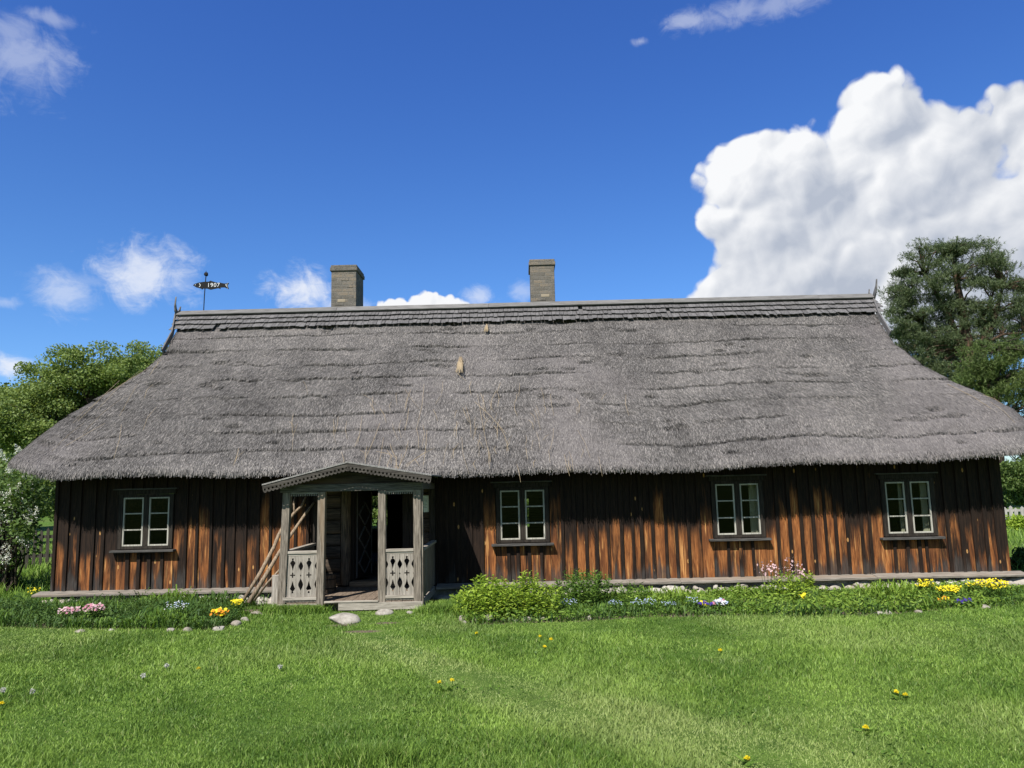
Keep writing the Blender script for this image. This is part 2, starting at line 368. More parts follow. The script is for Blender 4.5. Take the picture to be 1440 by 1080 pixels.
def brick_mat():
    m, N, B = new_mat('weathered_chimney_brick'); o = N.obj(); mp = N.new('ShaderNodeMapping'); N.l.new(o, mp.inputs[0])
    sp = N.new('ShaderNodeSeparateXYZ'); N.l.new(o, sp.inputs[0]); cb = N.new('ShaderNodeCombineXYZ')
    N.put(cb.inputs[0], N.m('ADD', sp.outputs[0], sp.outputs[1])); N.l.new(sp.outputs[2], cb.inputs[1])
    br = N.new('ShaderNodeTexBrick'); N.l.new(cb.outputs[0], br.inputs[0])
    br.inputs['Scale'].default_value = 1.0; br.inputs['Brick Width'].default_value = .27; br.inputs['Row Height'].default_value = .085
    br.inputs['Mortar Size'].default_value = .008; br.inputs['Mortar Smooth'].default_value = .4; br.inputs['Bias'].default_value = -.3
    br.inputs['Color1'].default_value = c4((.12,.11,.095)); br.inputs['Color2'].default_value = c4((.27,.215,.16)); br.inputs['Mortar'].default_value = c4((.19,.18,.16))
    n = N.noise(o, 5, 5, .65); f = N.noise(o, 45, 4, .7)
    col = N.mix(N.ramp(n, .44, .60, 0, .72), br.outputs[0], c4((.172,.157,.140)))
    col = N.mix(N.ramp(n, .66, .74, 0, .5), col, c4((.40,.34,.24)))
    col = N.mix(N.ramp(f, .50, .66, 0, .75), col, c4((.045,.042,.034)))
    N.put(B.inputs['Base Color'], col); B.inputs['Roughness'].default_value = .95
    bump(N, B, N.m('ADD', N.m('MULTIPLY', br.outputs['Fac'], -.6), f), .8, .02); return m
M_BRICK = brick_mat()
def thatch_mat(name, c0, c1, c2, base=False):
    m, N, B = new_mat(name); o = N.obj(); isl = N.isl()
    big = N.noise(o, .55, 4, .6); mid = N.noise(o, 3.0, 4, .6, 0, (1, .6, .6)); fine = N.noise(o, 26, 4, .65, .3, (1.5, .35, .35))
    k = N.m('ADD', N.m('ADD', N.m('MULTIPLY', fine if base else isl, .75 if base else .95), N.m('MULTIPLY', N.m('SUBTRACT', big, .25), 1.0)), N.m('MULTIPLY', mid, .42))
    col = N.mix(N.ramp(k, .38, .95), c4(c0), c4(c1)); col = N.mix(N.ramp(k, 1.0, 1.4), col, c4(c2))
    stain = N.noise(o, 1.0, 5, .65, .4, (1.1, .22, .22)); col = N.mix(N.ramp(stain, .52, .68, 0, .22), col, c4([k_*.8 for k_ in c0]))
    blea = N.noise(o, .22, 3, .5, .3); col = N.mix(N.ramp(blea, .46, .62, 0, .40), col, c4((.235, .212, .212)))
    N.put(B.inputs['Base Color'], col); B.inputs['Roughness'].default_value = .95; B.inputs['Specular IOR Level'].default_value = .1
    bump(N, B, N.m('ADD', fine, N.m('MULTIPLY', mid, .5)), .9, .03); return m
M_THB = thatch_mat('thatch_body', (.030,.028,.027), (.115,.108,.104), (.18,.165,.155), True)
M_THS = thatch_mat('thatch_straw', (.056,.053,.052), (.195,.184,.179), (.35,.322,.30))
M_STRAW = plain('pale_loose_straw', (.36,.28,.18), .8)
def leaf_mat(name, c0, c1, trans=.35, c2=None, gloss=.25):
    m, N, B = new_mat(name); isl = N.isl(); n = N.noise(N.obj(), .9, 3, .6)
    k = N.m('ADD', N.m('MULTIPLY', isl, .6), N.m('MULTIPLY', n, .5))
    col = N.mix(N.ramp(k, .2, .9), c4(c0), c4(c1))
    if c2: col = N.mix(N.ramp(isl, .90, .97), col, c4(c2))
    N.put(B.inputs['Base Color'], col); B.inputs['Roughness'].default_value = .55; B.inputs['Specular IOR Level'].default_value = gloss
    tr = N.new('ShaderNodeBsdfTranslucent'); N.put(tr.inputs[0], N.mix(.5, col, c4((c1[0]*1.3, c1[1]*1.25, c1[2]*.6))))
    mx = N.new('ShaderNodeMixShader'); mx.inputs[0].default_value = trans
    N.l.new(B.outputs[0], mx.inputs[1]); N.l.new(tr.outputs[0], mx.inputs[2])
    N.l.new(mx.outputs[0], m.node_tree.nodes['Material Output'].inputs[0]); return m
M_LEAF = leaf_mat('broad_leaf', (.10,.155,.042), (.26,.34,.10)); M_LEAFD = leaf_mat('dark_leaf', (.06,.105,.028), (.16,.23,.065))
M_PINE = leaf_mat('pine_needle', (.050,.078,.036), (.150,.190,.088), .2); M_PINEY = leaf_mat('young_pine_needle', (.05,.085,.022), (.14,.19,.055), .2)
M_LIL = leaf_mat('lilac_leaf', (.06,.11,.028), (.15,.23,.065)); M_LILFL = leaf_mat('white_blossom', (.72,.74,.68), (.88,.88,.84), .3)
M_BRIGHT = leaf_mat('fresh_green_leaf', (.16,.27,.025), (.40,.52,.07), .35); M_FRESH = leaf_mat('spring_leaf', (.10,.19,.022), (.25,.36,.055), .3); M_MID = leaf_mat('garden_leaf', (.06,.13,.02), (.17,.28,.045), .3)
M_DEEP = leaf_mat('deep_green_leaf', (.035,.085,.018), (.105,.18,.042), .3)
def petal(name, col): return leaf_mat(name, [c*.8 for c in col], col, .25)
M_PINK = petal('pink_petal', (.62,.26,.36)); M_LPINK = petal('pale_pink_petal', (.75,.52,.55)); M_BLUE = petal('pale_blue_petal', (.46,.55,.76)); M_YEL = petal('yellow_petal', (.90,.76,.03))
M_ORG = petal('orange_petal', (.80,.30,.02)); M_PURP = petal('violet_petal', (.06,.03,.30)); M_WPET = petal('white_petal', (.78,.78,.80))
M_SEED = petal('grey_seed_fluff', (.62,.62,.58))
def grass_mat():
    m, N, B = new_mat('lawn_grass_blade'); isl = N.isl(); dry = N.new('ShaderNodeAttribute', attribute_name='dry').outputs['Fac']
    o = N.obj(); n = N.noise(o, .8, 5, .62)
    k = N.m('ADD', N.m('MULTIPLY', isl, .45), N.m('MULTIPLY', N.ramp(n, .3, .7, 0, 1, 'LINEAR'), .6))
    col = N.mix(N.ramp(k, .2, .9), c4((.092,.182,.027)), c4((.325,.485,.090)))
    col = N.mix(N.ramp(isl, .93, .99, 0, .7), col, c4((.40,.42,.17)))
    col = N.mix(N.m('MULTIPLY', dry, .9, clamp=True), col, c4((.41,.49,.17)))
    N.put(B.inputs['Base Color'], col); B.inputs['Roughness'].default_value = .5; B.inputs['Specular IOR Level'].default_value = .3
    tr = N.new('ShaderNodeBsdfTranslucent'); N.put(tr.inputs[0], N.mix(.5, col, c4((.15,.22,.02))))
    mx = N.new('ShaderNodeMixShader'); mx.inputs[0].default_value = .35
    N.l.new(B.outputs[0], mx.inputs[1]); N.l.new(tr.outputs[0], mx.inputs[2]); N.l.new(mx.outputs[0], m.node_tree.nodes['Material Output'].inputs[0]); return m
M_GRASS = grass_mat()
def ground_mat():
    m, N, B = new_mat('lawn_ground'); o = N.obj(); at = N.new('ShaderNodeAttribute', attribute_name='soil').outputs['Fac']
    a_ = N.noise(o, 3, 5, .6); f = N.noise(o, 60, 4, .6); far = N.noise(o, .12, 4, .6)
    g = N.mix(N.ramp(a_, .3, .7), c4((.050,.105,.016)), c4((.115,.20,.032))); g = N.mix(N.ramp(far, .4, .65, 0, .5), g, c4((.13,.17,.045)))
    s = N.mix(N.ramp(f, .3, .7), c4((.07,.055,.038)), c4((.24,.195,.14)))
    col = N.mix(N.ramp(N.m('ADD', at, N.m('MULTIPLY', N.m('SUBTRACT', a_, .5), .5)), .35, .65), g, s)
    N.put(B.inputs['Base Color'], col); B.inputs['Roughness'].default_value = .95; B.inputs['Specular IOR Level'].default_value = .1; bump(N, B, f, .8, .03); return m
M_GROUND = ground_mat()
def glass_mat():
    m, N, B = new_mat('old_window_glass'); N.n.remove(B)
    tr = N.new('ShaderNodeBsdfTransparent'); tr.inputs[0].default_value = c4((.82,.86,.84)); gl = N.new('ShaderNodeBsdfGlossy'); gl.inputs['Roughness'].default_value = .03
    fr = N.new('ShaderNodeFresnel'); fr.inputs[0].default_value = 1.5; mx = N.new('ShaderNodeMixShader')
    gb = N.new('ShaderNodeNewGeometry').outputs['Backfacing']; N.put(mx.inputs[0], N.m('MULTIPLY', N.m('MULTIPLY', fr.outputs[0], .45), N.m('SUBTRACT', 1.0, gb))); N.l.new(tr.outputs[0], mx.inputs[1]); N.l.new(gl.outputs[0], mx.inputs[2])
    N.l.new(mx.outputs[0], m.node_tree.nodes['Material Output'].inputs[0]); return m
M_GLASS = glass_mat()

# ------------------------------------------------------------------ ground
SOIL = [(gp(503,888)[:2], .34, .10), (gp(540,876)[:2], .26, .10), (gp(480,879)[:2], .26, .10), (gp(352,858)[:2], .28, .22)]
PATH = [gp(*p)[:2] for p in [(520,890),(560,915),(640,945),(720,975),(800,1000),(900,1022),(1010,1050),(1120,1085),(1250,1150)]]
def path_dist(x, y):
    d = np.full(np.shape(x), 99.0)
    for p, q in zip(PATH[:-1], PATH[1:]):
        v = q-p; L = v@v; t = np.clip(((x-p[0])*v[0]+(y-p[1])*v[1])/L, 0, 1); d = np.minimum(d, np.hypot(x-p[0]-t*v[0], y-p[1]-t*v[1]))
    return d
def soil_at(x, y):
    s = np.zeros(np.shape(x))
    for (c, rx, ry) in SOIL: s = np.maximum(s, 1-np.hypot((x-c[0])/rx, (y-c[1])/ry)*.6)
    return np.clip(s, 0, 1)
def gh(x, y):
    x = np.asarray(x, float); y = np.asarray(y, float); t = np.clip((y-11.7)/1.1, 0, 1)*np.clip((22-y)/6, 0, 1)*np.clip((10.5-np.abs(x))/1.5, 0, 1)
    return GZ+.05*(fbm(x*.5+3, y*.5, 11)-.5)*np.clip((13-y)/4, 0, 1)-.12*t*t*(3-2*t)
def gp2(px, py):                                    # photo point -> the real, slightly uneven ground
    p = gp(px, py)
    for _ in range(6): p = gp(px, py, float(gh(p[0], p[1])))
    return p
# flower bed outlines (world), inside is soil
BED_L = [tuple(gp(*p)[:2]) for p in [(-60,880),(60,884),(150,886),(250,886),(310,886),(345,868)]]+[(-4.6,12.6),(-4.1,13.1),(-9.2,13.2),(-10.5,12.0)]
BED_R = [tuple(gp(*p)[:2]) for p in [(640,868),(660,879),(730,876),(800,874),(900,868),(1000,866),(1120,868),(1220,866),(1330,858),(1400,856),(1450,850)]]+[(8.7,12.9),(0,13.1),(-1.0,13.1),(-1.0,11.5)]
def inpoly(x, y, poly):
    r = np.zeros(np.shape(x), bool); n = len(poly)
    for i in range(n):
        (x0, y0), (x1, y1) = poly[i], poly[(i+1) % n]
        c = ((y0 > y) != (y1 > y)) & (x < (x1-x0)*(y-y0)/((y1-y0) if y1 != y0 else 1e-9)+x0); r ^= c
    return r
def build_ground():
    xs = np.concatenate([[-1500,-400,-120,-50,-25], np.linspace(-14,14,330), [25,50,120,400,1500]])
    ys = np.concatenate([[-1500,-300,-60,-15,-4], np.linspace(2,15,180), [20,28,45,80,160,400,1600]])
    X, Y = np.meshgrid(xs, ys); Z = gh(X, Y); ny, nx = X.shape
    V = np.stack([X, Y, Z], -1).reshape(-1, 3); i = np.arange(ny*nx).reshape(ny, nx)
    Fq = np.stack([i[:-1,:-1], i[:-1,1:], i[1:,1:], i[1:,:-1]], -1).reshape(-1, 4)
    s = np.maximum(soil_at(V[:,0], V[:,1]), (inpoly(V[:,0], V[:,1], BED_L) | inpoly(V[:,0], V[:,1], BED_R))*.62)
    tag(np_mesh('ground', V, [Fq], M_GROUND, attrs={'soil': s}, smooth=np.ones(len(Fq))), None, None, kind='structure')
build_ground()
def blades(name, n, sampler, hgt, wid, mats, dryf=None, lean=.5, keep=None):
    x, y = sampler(n)
    if keep is not None: k = keep(x, y); x, y = x[k], y[k]
    n = len(x); z = gh(x, y)-.01; d = np.hypot(x, y)
    h = hgt(x, y, n); w = wid(d)*rng.uniform(.7, 1.3, n); th = rng.uniform(0, 2*np.pi, n); ph = rng.uniform(0, 2*np.pi, n)
    bx, by = np.cos(th)*w/2, np.sin(th)*w/2; L = h*lean*rng.uniform(.2, 1.3, n); lx, ly = np.cos(ph)*L, np.sin(ph)*L
    P = np.stack([x, y, z], -1); o = np.zeros(n)
    V = np.stack([P+np.stack([-bx,-by,o],-1), P+np.stack([bx,by,o],-1),
        P+np.stack([bx*.8+lx*.35, by*.8+ly*.35, h*.6],-1), P+np.stack([-bx*.8+lx*.35, -by*.8+ly*.35, h*.6],-1), P+np.stack([lx, ly, h],-1)], 1)
    b = np.arange(n)*5; q = np.stack([b, b+1, b+2, b+3], -1); t = np.stack([b+3, b+2, b+4], -1)
    at = {'dry': np.repeat(dryf(x, y) if dryf is not None else np.zeros(n), 5)}
    return np_mesh(name, V.reshape(-1, 3), [q, t], mats, attrs=at)
HALL = [(-4.0,11.45),(-1.15,11.45),(-1.15,13.4),(-4.0,13.4)]
def lawn_keep(x, y):
    j_ = (fbm(x*2.3, y*2.3, 77)-.35)*1.0; inb = inpoly(x, y-j_*.8, BED_L) | inpoly(x, y-j_*.8, BED_R)
    k = ~(inb & (inpoly(x, y, BED_L) | inpoly(x, y, BED_R))) & (soil_at(x, y) < rng.uniform(.45, .8, len(x)))
    k &= ~inpoly(x, y, HALL); 
    return k & ~((y > 13.1) & (np.abs(x) < 8.6))
def lawn_sample(n):
    d = 4.2*(13.2/4.2)**rng.uniform(0, 1, n)
    x = d*rng.uniform(-.80, .80, n)+rng.uniform(-1, 1, n)*np.where(rng.random(n) < .8, .6, 3.6); return x, d
def lawn_h(x, y, n):
    p = path_dist(x, y); tall = fbm(x*1.1, y*1.1, 5)
    h = .026+.034*np.clip((tall-.35)*2.5, 0, 1); h *= np.clip(.50+p*1.3, .50, 1.0)*(1+.35*np.exp(-((p-.65)/.4)**2)*(x < np.interp(y, [q[1] for q in PATH[::-1]], [q[0] for q in PATH[::-1]])))
    return h*rng.uniform(.6, 1.25, n)*(1+1.1*(rng.random(n) < .012))
def lawn_dry(x, y):
    p = path_dist(x, y); dd = np.clip(1-p/(.27+.13*np.clip(8.3-y, 0, 4)), 0, 1)**.5*(1.15-.10*np.clip(8-y, 0, 4))+np.clip((fbm(x*.7+9, y*.7, 21)-.58)*4, 0, .7)*rng.random(len(x))
    return np.clip(dd*(.5+.8*rng.random(len(x))), 0, 1)
g = blades('grass', 560000, lawn_sample, lawn_h, lambda d: .003+.00055*d, M_GRASS, lawn_dry, .75, lawn_keep)
tag(g, 'short green lawn grass in front of the house', 'grass', kind='stuff')
# broad-leaved weeds and clover in the turf
def weeds():
    Q = []
    for _ in range(300):
        d = 4.5*(12.3/4.5)**random.random(); x = d*random.uniform(-.75, .75); c = np.array([x, d])
        if not lawn_keep(np.array([x]), np.array([d]))[0]: continue
        n = random.randint(12, 40); r = random.uniform(.05, .2); P = np.stack([rng.normal(x, r, n), rng.normal(d, r, n), np.zeros(n)], -1); P[:,2] = gh(P[:,0], P[:,1])+rng.uniform(.015, .05, n)
        l = random.choice((.012, .015, .02, .026)); Q.append(leaf_quads(P, l, l*random.choice((.95, .8, .4)), up=1.2))
    tag(quads_mesh('lawn_weeds', np.concatenate(Q), M_MID), 'clover and small broad-leaved weeds scattered through the lawn', 'weeds', kind='stuff')
# long grass at the sides of the house, round the porch and at the lower edge of the picture
def side_sample(n):
    k = n//4; xl = rng.uniform(-16, -8.3, 2*k); yl = rng.uniform(11.5, 30, 2*k); xr = rng.uniform(8.7, 22, k); yr = rng.uniform(12.5, 34, k)
    c = rng.integers(0, 7, k); cx = np.array([gp(430,862)[0], gp(400,862)[0], gp(620,862)[0], gp(632,856)[0], gp(530,1075)[0], gp(410,858)[0], gp(505,1078)[0]])[c]
    cy = np.array([gp(430,862)[1], gp(400,862)[1], gp(620,862)[1], gp(632,856)[1], gp(530,1075)[1], gp(410,858)[1], gp(505,1078)[1]])[c]
    return np.concatenate([xl, xr, cx+rng.normal(0, .13, k)]), np.concatenate([yl, yr, cy+rng.normal(0, .07, k)])
g = blades('long_grass', 60000, side_sample, lambda x, y, n: rng.uniform(.06, np.where(np.abs(x) > 8, .26, .15), n), lambda d: .004+.0009*d, M_GRASS, None, .6)
tag(g, 'longer uncut grass beside the house and round the porch foot', 'grass', kind='stuff')

# ------------------------------------------------------------------ house
house = tag(empty('farmhouse', HO, math.radians(HYAW)), 'long low wooden farmhouse with thatched roof, dark board walls and carved porch', 'house')
XL, XR, DEP = -8.0, 8.42, 7.2
WIN = []                                            # x0,x1,z0,z1 of the four front casement pairs
for (p0, q0, p1, q1) in [(175,700,237,767), (703,690,767,758), (1005,681,1070,751), (1243,678,1312,749)]:
    A = hp(p0, q0, 0); B_ = hp(p1, q1, 0); WIN.append((A[0], B_[0], B_[2], A[2]))
DOORX = (-2.80, -1.95)
def build_front_wall():
    mb = MB(); x = XL; zt = 2.62; zb = .45; edges = []
    op = [(a_-.085, b_+.085, c-.06, d+.09) for a_, b_, c, d in WIN]
    stops = sorted([XL, XR, -3.38, -1.38]+[v for o in op for v in o[:2]])
    for s0, s1 in zip(stops[:-1], stops[1:]):
        if s1-s0 < .01 or (s0 >= -3.39 and s1 <= -1.37): continue
        n = max(1, round((s1-s0)/.205)); cuts = [s0]+[s0+(s1-s0)*(i+random.uniform(-.16, .16))/n for i in range(1, n)]+[s1]
        hole = next((o for o in op if abs(o[0]-s0) < .02 and abs(o[1]-s1) < .02), None)
        for i, (b0, b1) in enumerate(zip(cuts[:-1], cuts[1:])):
            mid = (b0+b1)/2; val = random.uniform(-.05, .16)
            if mid < -5.4: val += .11
            elif mid < -3.4: val += .10
            elif mid < -.55: val -= .16
            elif mid > 7.3: val += .12
            else: val += .22
            y0 = random.uniform(-.006, .004); spans = [(zb, zt)] if not hole else [(zb, hole[2]), (hole[3], zt)]
            for z0, z1 in spans:
                mb.box(b0+.002, b1-.002, y0, .03, z0+random.uniform(-.012, .008)*(z0 == zb), z1, 0, val)
                if i > 0 or not hole:
                    w = random.uniform(.022, .032); tl = random.uniform(-.008, .008)
                    bx = b0+random.uniform(-.008, .008)
                    M = Matrix.Shear('XZ', 4, (0, 0)) if False else None
                    if (i > 0 or s0 in (XL, -1.38)) and z1-z0 > .1:
                        V = [(bx-w, -.031, z0+.004), (bx+w, -.031, z0+.004), (bx+w, y0-.001, z0+.004), (bx-w, y0-.001, z0+.004), (bx-w+tl, -.031, z1), (bx+w+tl, -.031, z1), (bx+w+tl, y0-.001, z1), (bx-w+tl, y0-.001, z1)]
                        mb.add(V, [(0,3,2,1),(4,5,6,7),(0,1,5,4),(1,2,6,5),(2,3,7,6),(3,0,4,7)], 0, val-.42+random.uniform(-.25, .10))
    # log core behind the boards, open where the windows and the door are
    segs = sorted([(o[0]+.03, o[1]-.03, o[2]+.03, o[3]-.03) for o in op]+[(DOORX[0], DOORX[1], .2, 2.06)]); c = XL+.03
    for a_, b_, z0, z1 in segs:
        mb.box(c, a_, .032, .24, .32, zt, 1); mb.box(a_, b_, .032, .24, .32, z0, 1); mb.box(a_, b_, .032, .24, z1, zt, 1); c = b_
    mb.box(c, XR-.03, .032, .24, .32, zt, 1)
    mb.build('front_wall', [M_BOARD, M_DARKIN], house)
build_front_wall()
BACKO = []                                          # openings in the back wall: x0,x1,z0,z1 on the plane y=DEP-.1
for p0, q0, p1, q1 in [(520,696,546,745), (728,700,746,742), (1048,690,1064,742)]:
    A = hp(p0, q0, DEP-.1); B_ = hp(p1, q1, DEP-.1); BACKO.append((A[0], B_[0], max(.9, B_[2]), min(2.25, A[2])))
def build_shell():
    mb = MB(); c = XL+.03; zt = 2.62
    for a_, b_, z0, z1 in sorted(BACKO):
        mb.box(c, a_, DEP-.22, DEP, .32, zt); mb.box(a_, b_, DEP-.22, DEP, .32, z0); mb.box(a_, b_, DEP-.22, DEP, z1, zt); c = b_
    mb.box(c, XR-.03, DEP-.22, DEP, .32, zt)
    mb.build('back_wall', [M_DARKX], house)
    for a_, b_ in ((XL+.03, XL+.25), (XR-.25, XR-.03)):
        mb = MB(); z = .32
        while z < 2.6: mb.box(a_+random.uniform(-.01, .01), b_+random.uniform(-.01, .01), .243, DEP-.223, z, z+.245); z += .25
        mb.build('end_wall', [M_DARKX], house)
    mb = MB(); mb.box(XL+.26, XR-.26, .245, DEP-.225, .34, .44); mb.build('floor', [M_GREYX], house)
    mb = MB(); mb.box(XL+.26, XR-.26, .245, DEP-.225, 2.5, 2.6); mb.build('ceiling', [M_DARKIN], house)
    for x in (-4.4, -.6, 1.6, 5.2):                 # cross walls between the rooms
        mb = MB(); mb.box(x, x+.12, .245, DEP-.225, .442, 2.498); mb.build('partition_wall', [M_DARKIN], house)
    for a_, b_, z0, z1 in BACKO:
        mb = MB(); y = DEP-.12
        mb.box(a_, a_+.03, y, y+.04, z0, z1); mb.box(b_-.03, b_, y, y+.04, z0, z1); mb.box(a_+.03, b_-.03, y, y+.04, z0, z0+.03); mb.box(a_+.03, b_-.03, y, y+.04, z1-.03, z1)
        for k in (1, 2): zz = z0+(z1-z0)*k/3; mb.box(a_+.03, b_-.03, y, y+.04, zz-.012, zz+.012)
        mb.build('back_window', [M_DARKZ], house)
build_shell()
def build_windows():
    for i, (x0, x1, z0, z1) in enumerate(WIN):
        mb = MB(); y = -.035
        def R(a_, b_, c, d, y0=-.035, y1=.06, m=0): mb.box(a_, b_, y0, y1, c, d, m)
        R(x0-.075, x0-.004, z0-.05, z1+.05); R(x1+.004, x1+.075, z0-.05, z1+.05)
        R(x0-.002, x1+.002, z0-.05, z0-.004); R(x0-.002, x1+.002, z1+.004, z1+.05)
        xm = (x0+x1)/2; R(xm-.045, xm+.045, z0-.002, z1+.002, -.03)
        R(x0-.11, x1+.11, z1+.053, z1+.13, -.045)
        win = mb.build('window', [M_TRIM], house, bevel=.004)
        mb = MB(); R(x0-.16, x1+.14, z1+.133, z1+.155, -.085, .0); mb.build('head_moulding', [M_TRIMX], win)
        mb = MB(); M = Matrix.Rotation(math.radians(random.uniform(-.4, .4)), 4, 'Y')
        mb.box(x0-.16, x1+.14, -.13, .0, z0-.10, z0-.062, 0); mb.build('sill', [M_TRIMX], win, bevel=.006)
        for a_, b_ in ((x0, xm-.048), (xm+.048, x1)):
            mb = MB(); t = .026; n = 3
            mb.box(a_, a_+t, -.022, .012, z0, z1); mb.box(b_-t, b_, -.022, .012, z0, z1)
            mb.box(a_+t, b_-t, -.022, .012, z0, z0+t); mb.box(a_+t, b_-t, -.022, .012, z1-t, z1)
            for k in (1, 2): zz = z0+(z1-z0)*k/n; mb.box(a_+t, b_-t, -.019, .009, zz-.011, zz+.011)
            mb.build('casement', [M_CAS], win, bevel=.003)
            mb = MB(); mb.box(a_+t-.004, b_-t+.004, -.006, -.003, z0+t-.004, z1-t+.004)
            mb.build('window_pane', [M_GLASS], win)
build_windows()
def curtain(i, fx0, fx1, label):
    x0, x1, z0, z1 = WIN[i]; w = x1-x0; a_, b_ = x0+w*fx0, x0+w*fx1; n = 40; V = []; Fc = []
    for k in range(n+1):
        x = a_+(b_-a_)*k/n; y = .16+.018*math.sin(k*1.25)+.006*math.sin(k*.5)
        V += [(x, y, z0-.05), (x+random.uniform(-.002, .002), y*.97, z1+.05)]
    for k in range(n): Fc.append((2*k, 2*k+2, 2*k+3, 2*k+1))
    V2 = [(x, y+.006, z) for x, y, z in V]; m = len(V); Fc2 = [tuple(reversed([q+m for q in f])) for f in Fc]
    V = [tuple(HR @ np.array(p)+HO) for p in V+V2]
    mb = MB(); mb.add(V, Fc+Fc2); tag(mb.build('curtain', [M_CURT], None, smooth=True), label, 'curtain')
curtain(2, .84, 1.03, 'cream curtain at the right edge of the third window from the left')
curtain(3, .90, 1.04, 'cream curtain drawn to the right side of the rightmost window')
curtain(3, .40, .47, 'narrow cream curtain edge in the left casement of the rightmost window')

# ---- plinth: sill board and stones
def build_plinth():
    for name_x in ((-8.22, -3.47), (-1.36, 8.58)):
        mb = MB(); x = name_x[0]
        while x < name_x[1]-.01:
            x2 = min(name_x[1], x+random.uniform(3.0, 4.2)); x2 = name_x[1] if name_x[1]-x2 < 1 else x2
            dz = random.uniform(-.008, .008)
            P = [(x,-.23,.385+dz),(x2-.004,-.23,.385),(x2-.004,-.235,.42),(x,-.235,.42+dz),(x,.0,.405+dz),(x2-.004,.0,.405),(x2-.004,-.0,.455),(x,-.0,.455+dz)]
            mb.add(P, [(0,1,2,3),(4,7,6,5),(0,4,5,1),(3,2,6,7),(0,3,7,4),(1,5,6,2)]); x = x2
        mb.build('sill_board', [M_GREYX], house, bevel=.004)
    mb = MB(); mb.box(XL, XR, -.02, .3, .05, .40, 0, .4); x = XL-.1; k = 0
    while x < XR+.15:
        w = random.uniform(.10, .22); k += 1
        if not (-3.4 < x < -1.4):
            mb.stone((x+w*.8, -.13+random.uniform(-.05, .03), .235+random.uniform(-.05, .03)), (w*random.uniform(.8, 1.25), .13, random.uniform(.085, .135)), k)
            if random.random() < .4: mb.stone((x+w*1.6, -.20, .31), (.06, .07, .05), k+500)
        x += w*1.5
    mb.stone((XR+.05, -.12, .28), (.22, .16, .11), 901)
    mb.build('stone_foundation', [M_FOUND], house, smooth=False)
build_plinth()

# ------------------------------------------------------------------ thatch
RIDGE_Y = DEP/2; RZ = 6.02; EY = -.64; EZ = 2.41
def roof_ext(z):                                    # end positions of the roof at height z
    zl = [2.2,2.52,3.0,3.34,3.78,4.2,4.59,5.05,5.55,6.2]; xl = [-8.95,-8.93,-8.72,-8.54,-8.22,-7.84,-7.50,-7.37,-7.46,-7.62]
    zr = [2.2,2.52,3.14,3.44,3.71,4.22,4.77,5.35,6.2]; xr = [9.40,9.34,9.16,8.88,8.56,8.08,7.85,7.93,8.15]
    return np.interp(z, zl, xl), np.interp(z, zr, xr)
def ring(t, nf, ncn, ns, nb):
    """closed outline of the roof at height fraction t, counter-clockwise from the front left corner"""
    z = EZ+(RZ-EZ)*t; bow = .10*math.sin(math.pi*t)*0+.06*math.sin(math.pi*t)
    yf = EY+(RIDGE_Y-EY)*t-bow*.6; yb = DEP-yf; xl, xr = roof_ext(z); r = max(.03, min(.95*(1-t/.62), (yb-yf)/2-.02)) if t < .6 else .03
    r = min(r, (yb-yf)/2-.005)
    P = []
    for k in range(nf): P.append((xl+r+(xr-xl-2*r)*k/nf, yf))
    for k in range(ncn): a_ = -math.pi/2+math.pi/2*k/ncn; P.append((xr-r+r*math.cos(a_), yf+r+r*math.sin(a_)))
    for k in range(ns): P.append((xr, yf+r+(yb-yf-2*r)*k/ns))
    for k in range(ncn): a_ = math.pi/2*k/ncn; P.append((xr-r+r*math.cos(a_), yb-r+r*math.sin(a_)))
    for k in range(nb): P.append((xr-r-(xr-xl-2*r)*k/nb, yb))
    for k in range(ncn): a_ = math.pi/2+math.pi/2*k/ncn; P.append((xl+r+r*math.cos(a_), yb-r+r*math.sin(a_)))
    for k in range(ns): P.append((xl, yb-r-(yb-yf-2*r)*k/ns))
    for k in range(ncn): a_ = math.pi+math.pi/2*k/ncn; P.append((xl+r+r*math.cos(a_), yf+r+r*math.sin(a_)))
    P = np.array(P); return np.concatenate([P, np.full((len(P), 1), z)], 1)
